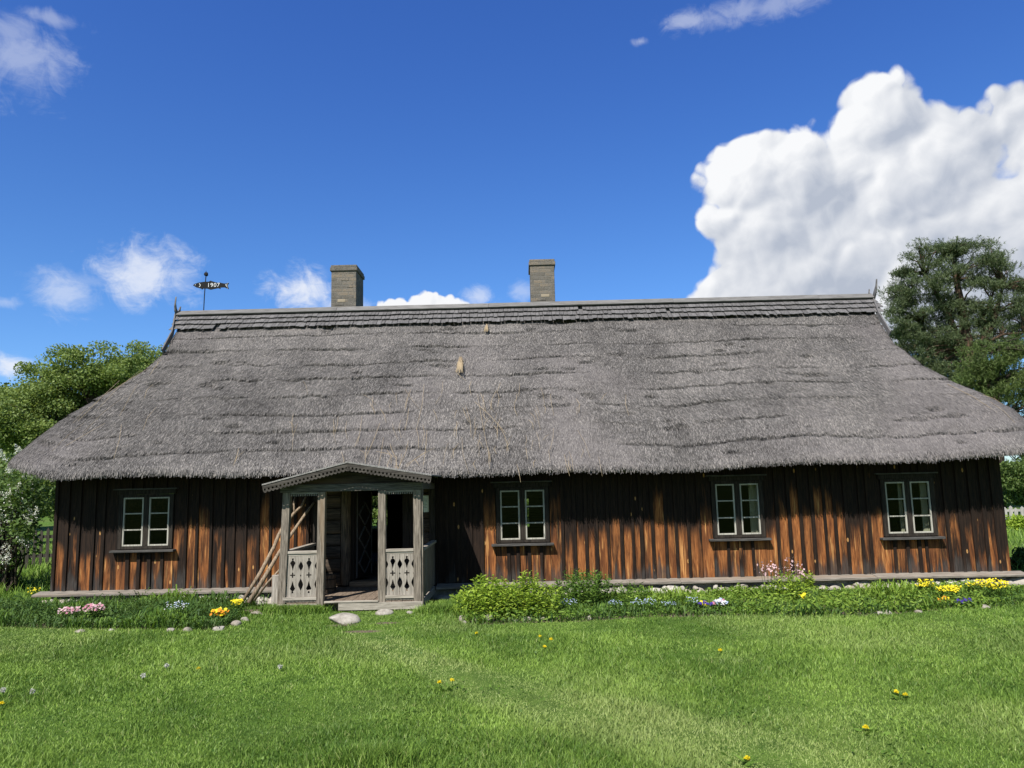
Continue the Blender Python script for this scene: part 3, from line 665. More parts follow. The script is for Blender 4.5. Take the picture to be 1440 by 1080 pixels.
def build_roof():
    NV, nf, ncn, ns, nb = 190, 430, 18, 40, 90
    T = np.linspace(0, 1, NV); G = np.stack([ring(t, nf, ncn, ns, nb) for t in T])       # NV, NU, 3
    NU = G.shape[1]
    # sag of the ridge and eaves, upswept left corner
    sag = .05*np.sin((G[...,0]+8)/16*np.pi*2.3+.5)+.025*np.sin(G[...,0]*1.7); G[...,2] += sag*(1-T[:,None])**1.0
    lift = np.clip((-7.55-G[...,0])/.9, 0, 1)**1.3*.26+np.clip((G[...,0]-8.1)/1.2, 0, 1)**1.3*.16; G[...,2] += lift*(1-T[:,None])**2
    dU = np.roll(G, -1, 1)-np.roll(G, 1, 1); dV = np.gradient(G, axis=0); Nn = np.cross(dU, dV); Nn /= np.linalg.norm(Nn, axis=-1, keepdims=True)+1e-9
    U = np.arange(NU)[None,:]*.04*np.ones((NV,1)); Tv = T[:,None]*np.ones((1,NU))
    wob = .35*(fbm(U*.25, U*0+1, 31)-.5)+.10*(fbm(U*2.2, U*0+2, 32)-.5)+.7*(fbm(U*.22, Tv*3.2, 35)-.5)+.16*(fbm(U*7, Tv*6, 36)-.5)
    ph = Tv*9.6+wob; saw = ph-np.floor(ph); row = np.floor(ph)
    msk = np.clip((fbm(U*.75+row*7.3, row*3.1, 41)-.435)*6, 0, 1)
    grv = msk*np.clip((saw-.91)*20, 0, 1); D = .024*(1-saw)**1.5*msk-.065*grv+.02*(fbm(U*1.2, Tv*14, 51)-.5)+.012*(fbm(U*5, Tv*50, 52)-.5)
    pit = np.clip((fbm(U*1.6+3, Tv*22, 61, 2)-.76)*9, 0, 1); D -= .07*pit
    fade = np.clip(Tv*30, 0, 1)*np.clip((1-Tv)*30, 0, 1); D = D*(.4+.6*fade)
    H = G+Nn*D[...,None]
    # lip and underside
    low = []
    for (dy, dz) in [(.01,-.03),(.05,-.075),(.15,-.10),(.34,-.03),(.78,.22)]:
        c = G[0].copy(); ctr = np.array([(c[:,0].min()+c[:,0].max())/2, RIDGE_Y]); out = c[:,:2]-np.roll(c[:,:2], 1, 0); 
        n2 = np.stack([Nn[0][:,0], Nn[0][:,1]], -1); n2 /= np.linalg.norm(n2, axis=1, keepdims=True)+1e-9
        c[:,:2] -= n2*dy; c[:,2] += dz+.035*(fbm(np.arange(NU)*.12, np.zeros(NU), 71)-.5)*(dz < -.04); low.append(c)
    A = np.concatenate([np.stack(low[::-1]), H]); nr = A.shape[0]
    idx = np.arange(nr*NU).reshape(nr, NU); q = np.stack([idx[:-1], np.roll(idx[:-1], -1, 1), np.roll(idx[1:], -1, 1), idx[1:]], -1).reshape(-1, 4)
    V = [A.reshape(-1, 3)]; base = nr*NU
    # straw stems lying down the slope
    def straws(n, vlo, vhi, ulo, uhi, ln, wd, lift_, spread):
        v = rng.uniform(vlo, vhi, n)*(NV-2); u = rng.uniform(ulo, uhi, n) % NU; i = v.astype(int); j = u.astype(int); j2 = (j+1) % NU; fv = (v-i)[:,None]; fu = (u-j)[:,None]
        P = (H[i,j]*(1-fu)+H[i,j2]*fu)*(1-fv)+(H[i+1,j]*(1-fu)+H[i+1,j2]*fu)*fv; N_ = Nn[i,j]
        dn = -dV[i,j]; dn /= np.linalg.norm(dn, axis=1, keepdims=True)+1e-9; sd = np.cross(N_, dn)
        an = rng.normal(0, spread, n)[:,None]; dr = dn*np.cos(an)+sd*np.sin(an); sd2 = np.cross(N_, dr)
        L = ln*rng.uniform(.5, 1.4, n)[:,None]; w = wd*rng.uniform(.6, 1.5, n)[:,None]
        keepm = (grv[i,j] < .3) | (rng.random(n) < .12); P, N_, dr, sd2, L, w = P[keepm], N_[keepm], dr[keepm], sd2[keepm], L[keepm], w[keepm]; n = len(P)
        a_ = P+N_*.002; b_ = P+dr*L+N_*(lift_*rng.uniform(.1, 1.2, n)[:,None])
        return np.stack([a_-sd2*w/2, a_+sd2*w/2, b_+sd2*w/3, b_-sd2*w/3], 1)
    allS = []
    fl = nf+ncn; lo = -ncn-2
    allS.append(straws(235000, .0, .985, lo, fl, .065, .0065, .011, .17))
    allS.append(straws(30000, .0, .020, lo, fl, .10, .007, -.07, .25))             # ragged eave fringe
    allS.append(straws(4000, .02, .95, lo, fl, .16, .006, .025, .30))
    allS.append(straws(14000, .0, .97, fl, NU+lo, .22, .022, .03, .2))               # sides and back
    q2 = []; nS = 0
    for s_ in allS: V.append(s_.reshape(-1, 3)); k = len(s_); b_ = base+np.arange(k)*4; q2.append(np.stack([b_, b_+1, b_+2, b_+3], -1)); base += k*4; nS += k
    # pale loose straws
    L1 = []
    def at(px, py):                                  # point of the front slope under a photo point
        best = hp(px, py, 1.0)
        for _ in range(12):
            zz = EZ+(RZ-EZ)*np.clip((best[1]-EY)/(RIDGE_Y-EY), 0, 1.0); d = HR.T @ ray(px, py); o = HR.T @ (EYE-HO)
            best = o+d*((zz-o[2])/d[2]) if abs(d[2]) > .02 else best
            m = (RZ-EZ)/(RIDGE_Y-EY); t = (EZ+m*(o[1]-EY)-o[2])/(d[2]-m*d[1]); best = o+t*d
        return best+np.array([0, -.055, .062])
    seg = [((672,560),(690,655)),((668,570),(712,615)),((640,525),(655,540)),((655,575),(663,620)),((690,590),(681,612)),((650,620),(660,672)),((597,545),(586,610)),((601,610),(596,660)),((575,625),(563,660)),
        ((600,640),(572,662)),((560,650),(530,640)),((612,635),(570,660)),((540,620),(532,668)),((512,560),(530,575)),((570,552),(590,580)),((535,600),(515,650)),((510,590),(504,630)),((700,600),(716,640)),((752,580),(760,610)),((718,625),(713,642)),((680,560),(681,590)),
        ((170,540),(112,597)),((200,525),(140,580)),((180,560),(118,615)),((215,520),(150,560)),((173,602),(162,650)),((222,577),(203,610)),((225,515),(212,533)),((150,600),(95,632)),((120,600),(75,640)),((195,545),(170,590)),((140,570),(105,600)),((217,545),(205,565)),((230,510),(222,520)),
        ((345,640),(330,660)),((420,600),(412,640)),((800,640),(806,668)),((812,610),(830,650)),((880,560),(884,590)),((1330,545),(1400,585)),((1390,570),(1425,600)),((1380,560),(1410,575))]
    for _ in range(90):
        x = random.gauss(640, 110); y = random.uniform(540, 660); seg.append(((x, y), (x+random.uniform(-9, 9), y+random.uniform(8, 32))))
    mbs = MB()
    for p, q_ in seg:
        A_, B2 = at(*p), at(*q_); Mi = (A_+B2)/2+np.array([random.uniform(-.04, .04), -.012, .02]); r = random.uniform(.0022, .0042)
        mbs.tube([A_, Mi, B2], [r, r, r*.8], 4)
    for _ in range(45):                              # tuft of bright straw in the torn hole
        A_ = at(648+random.uniform(-2, 2), 508+random.uniform(-2, 4)); B2 = at(648+random.uniform(-6, 4), 527+random.uniform(-6, 5)); B2 = B2+np.array([0, -.05, .02]); mbs.tube([A_, (A_+B2)/2+np.array([random.uniform(-.02,.02),-.03,.02]), B2], .0045, 4)
    for _ in range(16):
        A_ = at(685+random.uniform(-2, 2), 461+random.uniform(-1, 2)); B2 = at(684+random.uniform(-3, 3), 470+random.uniform(-3, 2)); mbs.tube([A_, (A_+B2)/2+np.array([0,-.03,.02]), B2], .006, 4)
    vv = np.array(mbs.v); V.append(vv); q3 = np.array([f for f in mbs.f if len(f) == 4])+base
    mats = np.concatenate([np.zeros(len(q)), np.ones(nS), np.full(len(q3), 2)]); sm = np.concatenate([np.ones(len(q)), np.zeros(nS), np.ones(len(q3))])
    roof = np_mesh('thatched_roof', np.concatenate(V), [q]+q2+[q3], [M_THB, M_THS, M_STRAW], house, matidx=mats, smooth=sm)
    return roof
roof = build_roof()
def build_ridge():
    mb = MB(); sl = math.atan2(RZ-EZ, RIDGE_Y-EY); top = RZ+.13
    for side in (-1, 1):
        for row, (d0, ln, lift) in enumerate([(.40, .26, .050), (.21, .27, .064), (.03, .26, .078)]):
            xl, xr = roof_ext(RZ-d0*math.sin(sl)); x = xl-.10
            while x < xr+.10:
                w = random.uniform(.07, .115); L = ln*random.uniform(.95, 1.07)+(.05*random.random() if row == 0 else 0); d1 = d0+L-.02
                if random.random() < .004: x += w; continue
                lf = lift+random.uniform(-.003, .003); tilt = random.uniform(-.004, .004)
                def P(xx, d, h): return (xx+tilt*d*3, RIDGE_Y+side*(d*math.cos(sl)+h*math.sin(sl)), top-.06-d*math.sin(sl)+h*math.cos(sl))
                h2 = lf-.02; V = [P(x, d0, h2-.03), P(x+w-.007, d0, h2-.03), P(x+w-.007, d1, h2+random.uniform(-.004, .006)), P(x, d1, h2+random.uniform(-.004, .006))]
                V2 = [(a_, b_+side*.011*math.sin(sl), c+.011*math.cos(sl)) for a_, b_, c in V]
                mb.add(V+V2, [(0,1,2,3),(4,7,6,5),(0,4,5,1),(1,5,6,2),(2,6,7,3),(3,7,4,0)]); x += w
    xl, xr = roof_ext(RZ)                             # battens the shingles are nailed to
    mb.prism([(-.34, -.39), (.34, -.39), (.0, -.06)], xl-.02, xr+.02, 0, 0, Matrix(((0,1,0,0), (1,0,0,RIDGE_Y), (0,0,1,top), (0,0,0,1))))
    mb.build('ridge_shingles', [M_SHINGLE], roof)
    xl, xr = roof_ext(RZ); x = xl-.08; mb = MB()
    while x < xr+.05:
        x2 = min(x+random.uniform(3.2, 4.6), xr+.08)
        for s_ in (-1, 1):
            mb.beam((x, RIDGE_Y+s_*.075, top+.005), (x2-.004, RIDGE_Y+s_*.075, top+.005+random.uniform(-.006, .006)), .17, .03, 0, up=(0, -s_*.0+s_*.68, .73))
        x = x2
    mb.build('ridge_board', [M_CAP], roof, bevel=.003)
    for x0 in (xl-.13, xr+.11):                      # rake boards that cross above the ridge as horns
        mb = MB(); zt = RZ+.10; ylow = 2.35
        for s_ in (-1, 1):
            yl = RIDGE_Y+s_*(RIDGE_Y-ylow); zl = zt-(RIDGE_Y-ylow)*math.tan(sl); xo = x0+.018*s_
            xlow = roof_ext(zl)[0]-.02 if x0 < 0 else roof_ext(zl)[1]+.02; hs_ = 1.0 if s_ > 0 else .62
            def q(y, z, w): return (y, z, w)
            pts = [(yl, zl, .09, xlow), ((yl+RIDGE_Y)/2, (zl+zt)/2, .09, (roof_ext((zl+zt)/2)[0]-.02 if x0 < 0 else roof_ext((zl+zt)/2)[1]+.02)), (RIDGE_Y, zt+.0, .10, xo), (RIDGE_Y-s_*.10, zt+.12*hs_, .085, xo), (RIDGE_Y-s_*.15, zt+.22*hs_, .055, xo+.01), (RIDGE_Y-s_*.16, zt+.40*hs_, .008, xo+.03)]
            V = []; Fc = []
            for y, z, w, xx in pts: V += [(xx-.014, y, z-w), (xx+.014, y, z-w), (xx+.014, y+.0, z+w*.2), (xx-.014, y, z+w*.2)]
            # side profile: widths taken across the slope
            V = []
            for y, z, w, xx in pts:
                for dx, sg in ((-.014, -1), (.014, -1), (.014, 1), (-.014, 1)): V.append((xx+dx, y+s_*sg*w*math.sin(sl)*.6, z+sg*w*math.cos(sl)*.6))
            for k in range(len(pts)-1):
                for c in range(4): Fc.append((4*k+c, 4*k+(c+1)%4, 4*k+4+(c+1)%4, 4*k+4+c))
            Fc += [(3,2,1,0), tuple(4*(len(pts)-1)+c for c in range(4))]; mb.add(V, Fc)
        mb.build('gable_horns', [M_SHINGLE], roof)
build_ridge()
def chimney(px0, px1, ptop, cap_px, depth):
    yf = RIDGE_Y+.20; A = hp(px0, ptop, yf); B_ = hp(px1, ptop, yf); x0, x1, zt = A[0], B_[0], A[2]
    mb = MB()
    cap = cap_px*(yf+13.25)/F; zc = zt-cap
    mb.box(x0, x1, yf, yf+depth, 5.2, zc); 
    mb.box(x0-.018, x1+.018, yf-.018, yf+depth+.018, 5.3, 6.20, 0)
    k = 0
    for z in np.arange(6.3, zc-.1, .085):           # a few bricks standing proud or chipped pale
        for q in range(3):
            if random.random() < .14: xx = random.uniform(x0, x1-.2); mb.box(xx, min(x1-.01, xx+random.uniform(.12, .24)), yf-.008, yf+.02, z, z+.075, 2 if random.random() < .2 else 0)
    ch = mb.build('chimney', [M_BRICK, M_IRON, M_PBR], house, bevel=.012)
    mb = MB(); 
    def slab(o, z0, z1):
        w = .14
        mb.box(x0-o, x1+o, yf-o, yf-o+w, z0, z1); mb.box(x0-o, x1+o, yf+depth+o-w, yf+depth+o, z0, z1); mb.box(x0-o, x0-o+w, yf-o+w, yf+depth+o-w, z0, z1); mb.box(x1+o-w, x1+o, yf-o+w, yf+depth+o-w, z0, z1)
    slab(.028, zc+.001, zc+cap*.62); slab(.012, zc+cap*.62+.001, zt)
    mb.box(x0+.1, x1-.1, yf+.1, yf+depth-.1, zc-.02, zc+.012, 1)
    mb.build('chimney_cap', [M_BRICK, M_IRON], ch, bevel=.01)
M_PBR = plain('pale_brick', (.30,.25,.185), .9)
chimney(466, 501, 373, 9, .80); chimney(745, 779, 365, 9, .78)
def vane():
    B_ = hp(286, 442, RIDGE_Y); base = HR @ B_+HO; t = tag(empty('weather_vane', base, math.radians(HYAW)), 'black iron fish weather vane reading 1907 on a thin rod above the left ridge', 'weather vane')
    s = (RIDGE_Y+13.25)/F; Z = lambda py: (442-py)*s; X = lambda px: (px-287)*s
    mb = MB(); mb.tube([(0,0,-.15), (.01,0,Z(415)), (.03,0,Z(386))], .011, 6); mb.build('rod', [M_IRON], t)
    mb = MB(); mb.stone((.035, 0, Z(382.5)), (.05, .05, .055), 3, sub=2, rough=.02); mb.tube([(.03,0,Z(380)), (.032,0,Z(377.5))], .007, 5); mb.build('ball_finial', [M_IRON], t, smooth=True)
    pts = [(271,399),(273,397),(279,395),(287,394),(294,394),(296,392.6),(299,393.6),(303,395),(308,396.2),(310,395.4),(312,396.4),(317,397.4),(323.5,396.6),(321.5,400.5),(323.6,406.2),(317,403.2),(311,403.4),(311.5,405.6),(308,404.2),(301,405.4),(297,406.2),(292,404.5),(286,404.2),(285,405.6),(282,403.8),(276,402.2)]
    mb = MB(); mb.prism([(X(a_), Z(b_)) for a_, b_ in pts], -.022, -.012)
    fish = mb.build('fish', [M_IRON], t)
    def text(body, size, cx, cz):
        cu = bpy.data.curves.new('tmp', 'FONT'); cu.body = body; cu.size = size; cu.align_x = 'CENTER'; cu.align_y = 'CENTER'; cu.extrude = .002; cu.offset = -.001; cu.space_character = 1.12
        ob = bpy.data.objects.new('tmp', cu); COL.objects.link(ob); dg = bpy.context.evaluated_depsgraph_get(); dg.update(); me = bpy.data.meshes.new_from_object(ob.evaluated_get(dg))
        M = Matrix.Translation((cx, -.026, cz)) @ Matrix.Rotation(math.radians(90), 4, 'X'); mb = MB(); mb.add([M @ v.co for v in me.vertices], [tuple(p.vertices) for p in me.polygons])
        bpy.data.objects.remove(ob); bpy.data.meshes.remove(me); bpy.data.curves.remove(cu); return mb
    text('1907', .135, X(301), Z(399.6)).build('year_number', [M_WHITE], fish)
    mb = MB(); mb.stone((X(274.5), -.024, Z(398.5)), (.013, .004, .011), 2, sub=1); mb.build('eye', [M_WHITE], fish); mb = MB()
    for k in range(6): a_ = -1+2*k/5; mb.box(X(280.5)+.02*(1-a_*a_)-.006, X(280.5)+.02*(1-a_*a_)+.006, -.026, -.023, Z(399)+a_*.035-.008, Z(399)+a_*.035+.008)
    mb.build('gill_mark', [M_WHITE], fish)
    mb = MB()
    for k in range(5): mb.beam((X(318.5), -.025, Z(399.5)-.0+(k-2)*.012), (X(322), -.025, Z(401)+(k-2)*-.038), .006, .003)
    mb.build('tail_slits', [M_WHITE], fish)
vane()

# ------------------------------------------------------------------ porch
def build_porch():
    yF = -1.75; px = [(-3.42, -.06), (-2.89, -.015), (-1.98, .0), (-1.45, .0)]
    mb = MB(); x = -3.40                              # floor planks running into the doorway, on joists
    while x < -1.44: w = random.uniform(.13, .18); x2 = min(x+w, -1.43); mb.box(x+.003, x2-.003, yF-.04, -.002, .405+random.uniform(-.003, .003), .435+random.uniform(-.003, .004)); x = x2
    mb.box(-3.35, -1.5, yF+.1, yF+.2, .30, .40); mb.box(-3.35, -1.5, -.4, -.3, .30, .40)
    porch = mb.build('porch', [M_GREYY], house, bevel=.003)
    for i, (x, sh) in enumerate(px):                   # posts, the left ones leaning
        mb = MB(); w = .056; zb, zt = (.30, 2.055) if i < 2 else (.335, 2.055)
        V = [(x+sh+a_*w, yF+b_*w, zb) for a_, b_ in ((-1,-1),(1,-1),(1,1),(-1,1))]+[(x+a_*w, yF+b_*w, zt) for a_, b_ in ((-1,-1),(1,-1),(1,1),(-1,1))]
        mb.add(V, [(0,3,2,1),(4,5,6,7),(0,1,5,4),(1,2,6,5),(2,3,7,6),(3,0,4,7)])
        if i == 3: mb.box(x+.058, x+.082, yF-.03, yF+.05, .36, 2.055); mb.box(x-.012, x-.004, yF-.0585, yF-.0555, .4, 2.04)
        if i == 0: mb.box(x-.012+sh*.5, x-.002+sh*.5, yF-.0585, yF-.0555, .6, 1.7)
        mb.build('porch_post', [M_GREY], porch, bevel=.006)
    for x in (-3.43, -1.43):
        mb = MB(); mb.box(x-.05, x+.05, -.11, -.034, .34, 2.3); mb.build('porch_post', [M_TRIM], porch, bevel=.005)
    mb = MB(); mb.box(-3.52, -1.36, yF-.055, yF+.055, 2.058, 2.17); mb.build('porch_lintel', [M_TRIMX2], porch, bevel=.005)
    for x in (-3.43, -1.43): mb = MB(); mb.box(x-.05, x+.05, yF+.058, -.036, 2.06, 2.16); mb.build('porch_lintel', [M_TRIMX2], porch, bevel=.005)
    mb = MB(); mb.box(-2.62, -1.37, yF-.075, yF-.058, .315, .425); mb.box(-3.54, -2.94, yF-.070, yF-.058, .29, .42); mb.box(-2.83, -2.03, yF-.085, yF-.042, .428, .452); mb.box(-1.44, -1.38, yF+.06, -.12, .31, .42); mb.box(-3.54, -3.46, yF+.06, -.12, .31, .42)
    mb.build('porch_skirt', [M_FRETX], porch, bevel=.004)
    # railing: caps, bottom rails, cut boards
    for x0, x1, name_ in ((-3.40, -2.95, 'l'), (-1.925, -1.505, 'r')):
        sh = -.03 if name_ == 'l' else 0
        mb = MB(); mb.box(x0+sh, x1, yF-.045, yF+.045, 1.145, 1.185); mb.box(x0+sh, x1, yF-.03, yF+.03, 1.115, 1.143); mb.build('handrail', [M_FRETX], porch, bevel=.004)
        mb = MB(); mb.box(x0+sh*1.6, x1, yF-.06, yF-.012, .475, .515); mb.box(x0+sh*1.6, x1, yF-.035, yF-.02, .435, .4735, 1)
        q = x0+sh*1.6+.01
        while q < x1-.012: mb.box(q, q+.010, yF-.045, yF-.036, .445, .474); q += .0205
        mb.build('bottom_rail', [M_FRETX, M_DARKIN], porch)
        mb = MB(); W_ = (x1-x0-sh*1.3); x0s = x0+sh*1.3; n = 2; bw = W_/n; z0, z1 = .517, 1.113
        def gap(z):                                     # half gap between neighbouring boards at height z (0..1)
            g_ = .0025
            for c, hw, a_ in ((.75, .12, .036), (.30, .15, .038), (.52, .03, .012), (.86, .015, .007), (.08, .02, .006)):
                d = abs(z-c)/hw
                if d < 1: g_ = max(g_, a_*(1-d**1.4))
            return g_
        zs = np.linspace(0, 1, 61); hgt = z1-z0
        for k in range(n):
            cx = bw/2
            left = [(gap(t)-.0 if True else 0, t*hgt) for t in zs]; right = [(bw-gap(t), t*hgt) for t in zs][::-1]
            outer = left+right
            def quat(cx_, cy, r): return [(cx_+r*(1.0+.55*math.cos(4*a_))*math.cos(a_), cy+r*(1.0+.55*math.cos(4*a_))*math.sin(a_)) for a_ in np.linspace(0, 2*math.pi, 33)[:-1]]
            def spade(cx_, cy, w, h, up=1): return [(cx_, cy+up*h), (cx_-w*.45, cy+up*h*.35), (cx_-w, cy-up*h*.1), (cx_-w*.55, cy-up*h*.38), (cx_-w*.22, cy-up*h*.42), (cx_-w*.4, cy-up*h*.75), (cx_+w*.4, cy-up*h*.75), (cx_+w*.22, cy-up*h*.42), (cx_+w*.55, cy-up*h*.38), (cx_+w, cy-up*h*.1), (cx_+w*.45, cy+up*h*.35)]
            holes = [quat(cx, hgt*.53, .027), spade(cx, hgt*.22, .040, .105), spade(cx, hgt*.81, .040, .105, -1)]
            M = Matrix(((1,0,0,x0s+k*bw), (0,0,-1,yF-.02+random.uniform(-.004, .004)), (0,1,0,z0), (0,0,0,1)))
            mb.cut(outer, holes, .018, M)
        mb.build('railing_panel', [M_FRET], porch)
        # dentil strip under the lintel
        mb = MB(); mb.box(x0, x1, yF-.04, yF-.02, 2.028, 2.056); q = x0+.01
        while q < x1-.02: mb.box(q, q+.017, yF-.04, yF-.02, 1.998, 2.027); q += .034
        mb.build('dentil_strip', [M_GREYX], porch)
    for x, rr in ((-3.46, -1), (-1.40, 1)):
        mb = MB(); mb.beam((x, yF+.06, 1.165), (x, -.115, 1.165), .09, .04); mb.build('handrail', [M_FRETX], porch, bevel=.004)
        mb = MB(); y = yF+.065
        while y < -.14: w = random.uniform(.13, .19); y2 = min(y+w, -.115); mb.box(x-.01+random.uniform(-.003, .003), x+.012, y+.002, y2-.002, .45, 1.143); y = y2
        mb.build('railing_panel', [M_GREY], porch)
    # roof
    ap = (-2.45, 2.475); le = (-3.72, 2.17); re = (-1.20, 2.255)
    mb = MB()
    for a_, b_ in ((le, ap), (ap, re)):
        n = 9
        for k in range(n):                             # boards across, front to back
            p = (a_[0]+(b_[0]-a_[0])*k/n, a_[1]+(b_[1]-a_[1])*k/n); q = (a_[0]+(b_[0]-a_[0])*(k+1)/n, a_[1]+(b_[1]-a_[1])*(k+1)/n)
            mb.add([(p[0], -2.03, p[1]), (q[0]-.002, -2.03, q[1]), (q[0]-.002, -.04, q[1]), (p[0], -.04, p[1]), (p[0], -2.03, p[1]+.020), (q[0]-.002, -2.03, q[1]+.020), (q[0]-.002, -.04, q[1]+.020), (p[0], -.04, p[1]+.020)], [(0,3,2,1),(4,5,6,7),(0,1,5,4),(1,2,6,5),(2,3,7,6),(3,0,4,7)])
    mb.build('porch_roof', [M_GREYY2], porch)
    mb = MB()
    for a_, b_ in ((le, ap), (re, ap)):                # carved fascia with a row of square holes and a toothed edge
        d = Vector((b_[0]-a_[0], 0, b_[1]-a_[1])); L = d.length; d.normalize(); s_ = 1 if d.x > 0 else -1
        up = Vector((-d.z*s_, 0, d.x*s_)); n = 22; st = L/n
        o = [(0, 0)]
        for k in range(n): o += [(k*st+st*.15, -.104), (k*st+st*.5, -.114), (k*st+st*.85, -.104), (k*st+st*.98, -.092)]
        o += [(L, -.088), (L, 0)]; o = [(0, -.088)]+o[1:]+[(0, 0)]
        H_ = [[(k*st+st*.25, -.080), (k*st+st*.72, -.080), (k*st+st*.72, -.050), (k*st+st*.25, -.050)] for k in range(n)]
        O = Vector((a_[0], -2.012-(.004 if s_ < 0 else 0), a_[1]-.004))
        nrm = d.cross(up)
        M = Matrix(((d.x, up.x, nrm.x, O.x), (d.y, up.y, nrm.y, O.y), (d.z, up.z, nrm.z, O.z), (0,0,0,1)))
        mb.cut(o, H_, .016, M)
    mb.build('carved_fascia', [M_FASC], porch)
    mb = MB(); zt = 2.173
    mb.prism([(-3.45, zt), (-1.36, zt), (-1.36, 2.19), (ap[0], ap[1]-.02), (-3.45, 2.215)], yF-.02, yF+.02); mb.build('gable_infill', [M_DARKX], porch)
    # entry wall of logs, jamb, doorway
    mbA = MB(); mbB = MB(); z = .44
    while z < 2.55:
        h = random.uniform(.20, .25); r = .5*h
        for mb, a_, b_ in ((mbA, -3.375, -3.02), (mbB, -1.72, -1.385)):
            n = 7; poly = [(-.005-.05*math.cos(t)*1.0, z+r+r*.98*math.sin(t)) for t in np.linspace(-math.pi/2, math.pi/2, n)]
            V = [(a_, y, zz) for y, zz in poly]+[(b_, y, zz) for y, zz in poly]+[(a_, .03, z+.003), (a_, .03, z+h-.003), (b_, .03, z+.003), (b_, .03, z+h-.003)]
            mb.add(V, [(k, k+1, n+k+1, n+k) for k in range(n-1)]+[tuple(range(n-1, -1, -1))+(2*n, 2*n+1), tuple(range(n, 2*n))+(2*n+3, 2*n+2)])
        z += h
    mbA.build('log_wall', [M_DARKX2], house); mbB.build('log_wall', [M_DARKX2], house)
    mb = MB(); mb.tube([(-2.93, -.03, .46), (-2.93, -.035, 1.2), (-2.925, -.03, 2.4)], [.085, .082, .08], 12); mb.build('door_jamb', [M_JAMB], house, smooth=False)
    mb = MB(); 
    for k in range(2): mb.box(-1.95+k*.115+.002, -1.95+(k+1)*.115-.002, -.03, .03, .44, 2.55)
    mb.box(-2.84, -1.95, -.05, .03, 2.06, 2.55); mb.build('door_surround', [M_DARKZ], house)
    mb = MB(); mb.box(-2.84, -1.92, -.16, .10, .437, .525); mb.build('door_step', [M_GREYX2], house, bevel=.015)
    # door leaf, opened inwards on the left
    M = Matrix.Translation((-2.80, .10, 0)) @ Matrix.Rotation(math.radians(81), 4, 'Z'); mb = MB()
    for k in range(5): mb.box(k*.16, k*.16+.157, -.02, .02, .53, 2.05, 0, 0, M)
    dr = mb.build('door', [M_DARKZ], house)
    mb = MB()
    def T_(p): return M @ Vector(p)
    for cz in (.80, 1.22, 1.64):
        for c in (.4,):
            P = [(c, -.03, cz-.2), (c+.28, -.03, cz), (c, -.03, cz+.2), (c-.28, -.03, cz)]
            for k in range(4): mb.beam(T_(P[k]), T_(P[(k+1) % 4]), .022, .02)
    mb.box(.02, .05, -.034, -.021, .56, 2.02, 0, 0, M); mb.box(.74, .77, -.034, -.021, .56, 2.02, 0, 0, M)
    mb.build('diamond_moulding', [M_TRIM2], dr)
M_FASC = wood('dull_fascia_wood', (.026,.023,.020), (.088,.079,.069), 'x'); M_TRIMX2 = wood('dim_lintel_wood', (.05,.045,.04), (.16,.145,.125), 'x'); M_FRETX = wood('pale_rail_wood', (.21,.185,.155), (.43,.39,.335), 'x')
M_GREYY2 = wood('grey_roof_board', (.13,.125,.12), (.32,.31,.295), 'y'); M_DARKX2 = wood('entry_log_wood', (.02,.017,.015), (.10,.078,.058), 'x', streak=(.16,.11,.07))
M_GREYX2 = wood('worn_threshold_wood', (.14,.095,.06), (.33,.24,.16), 'x'); M_TRIM2 = wood('door_moulding_wood', (.06,.058,.056), (.17,.165,.16), 'z')
build_porch()
def ho(name, loc): return empty(name, HR @ np.array(loc)+HO, math.radians(HYAW))
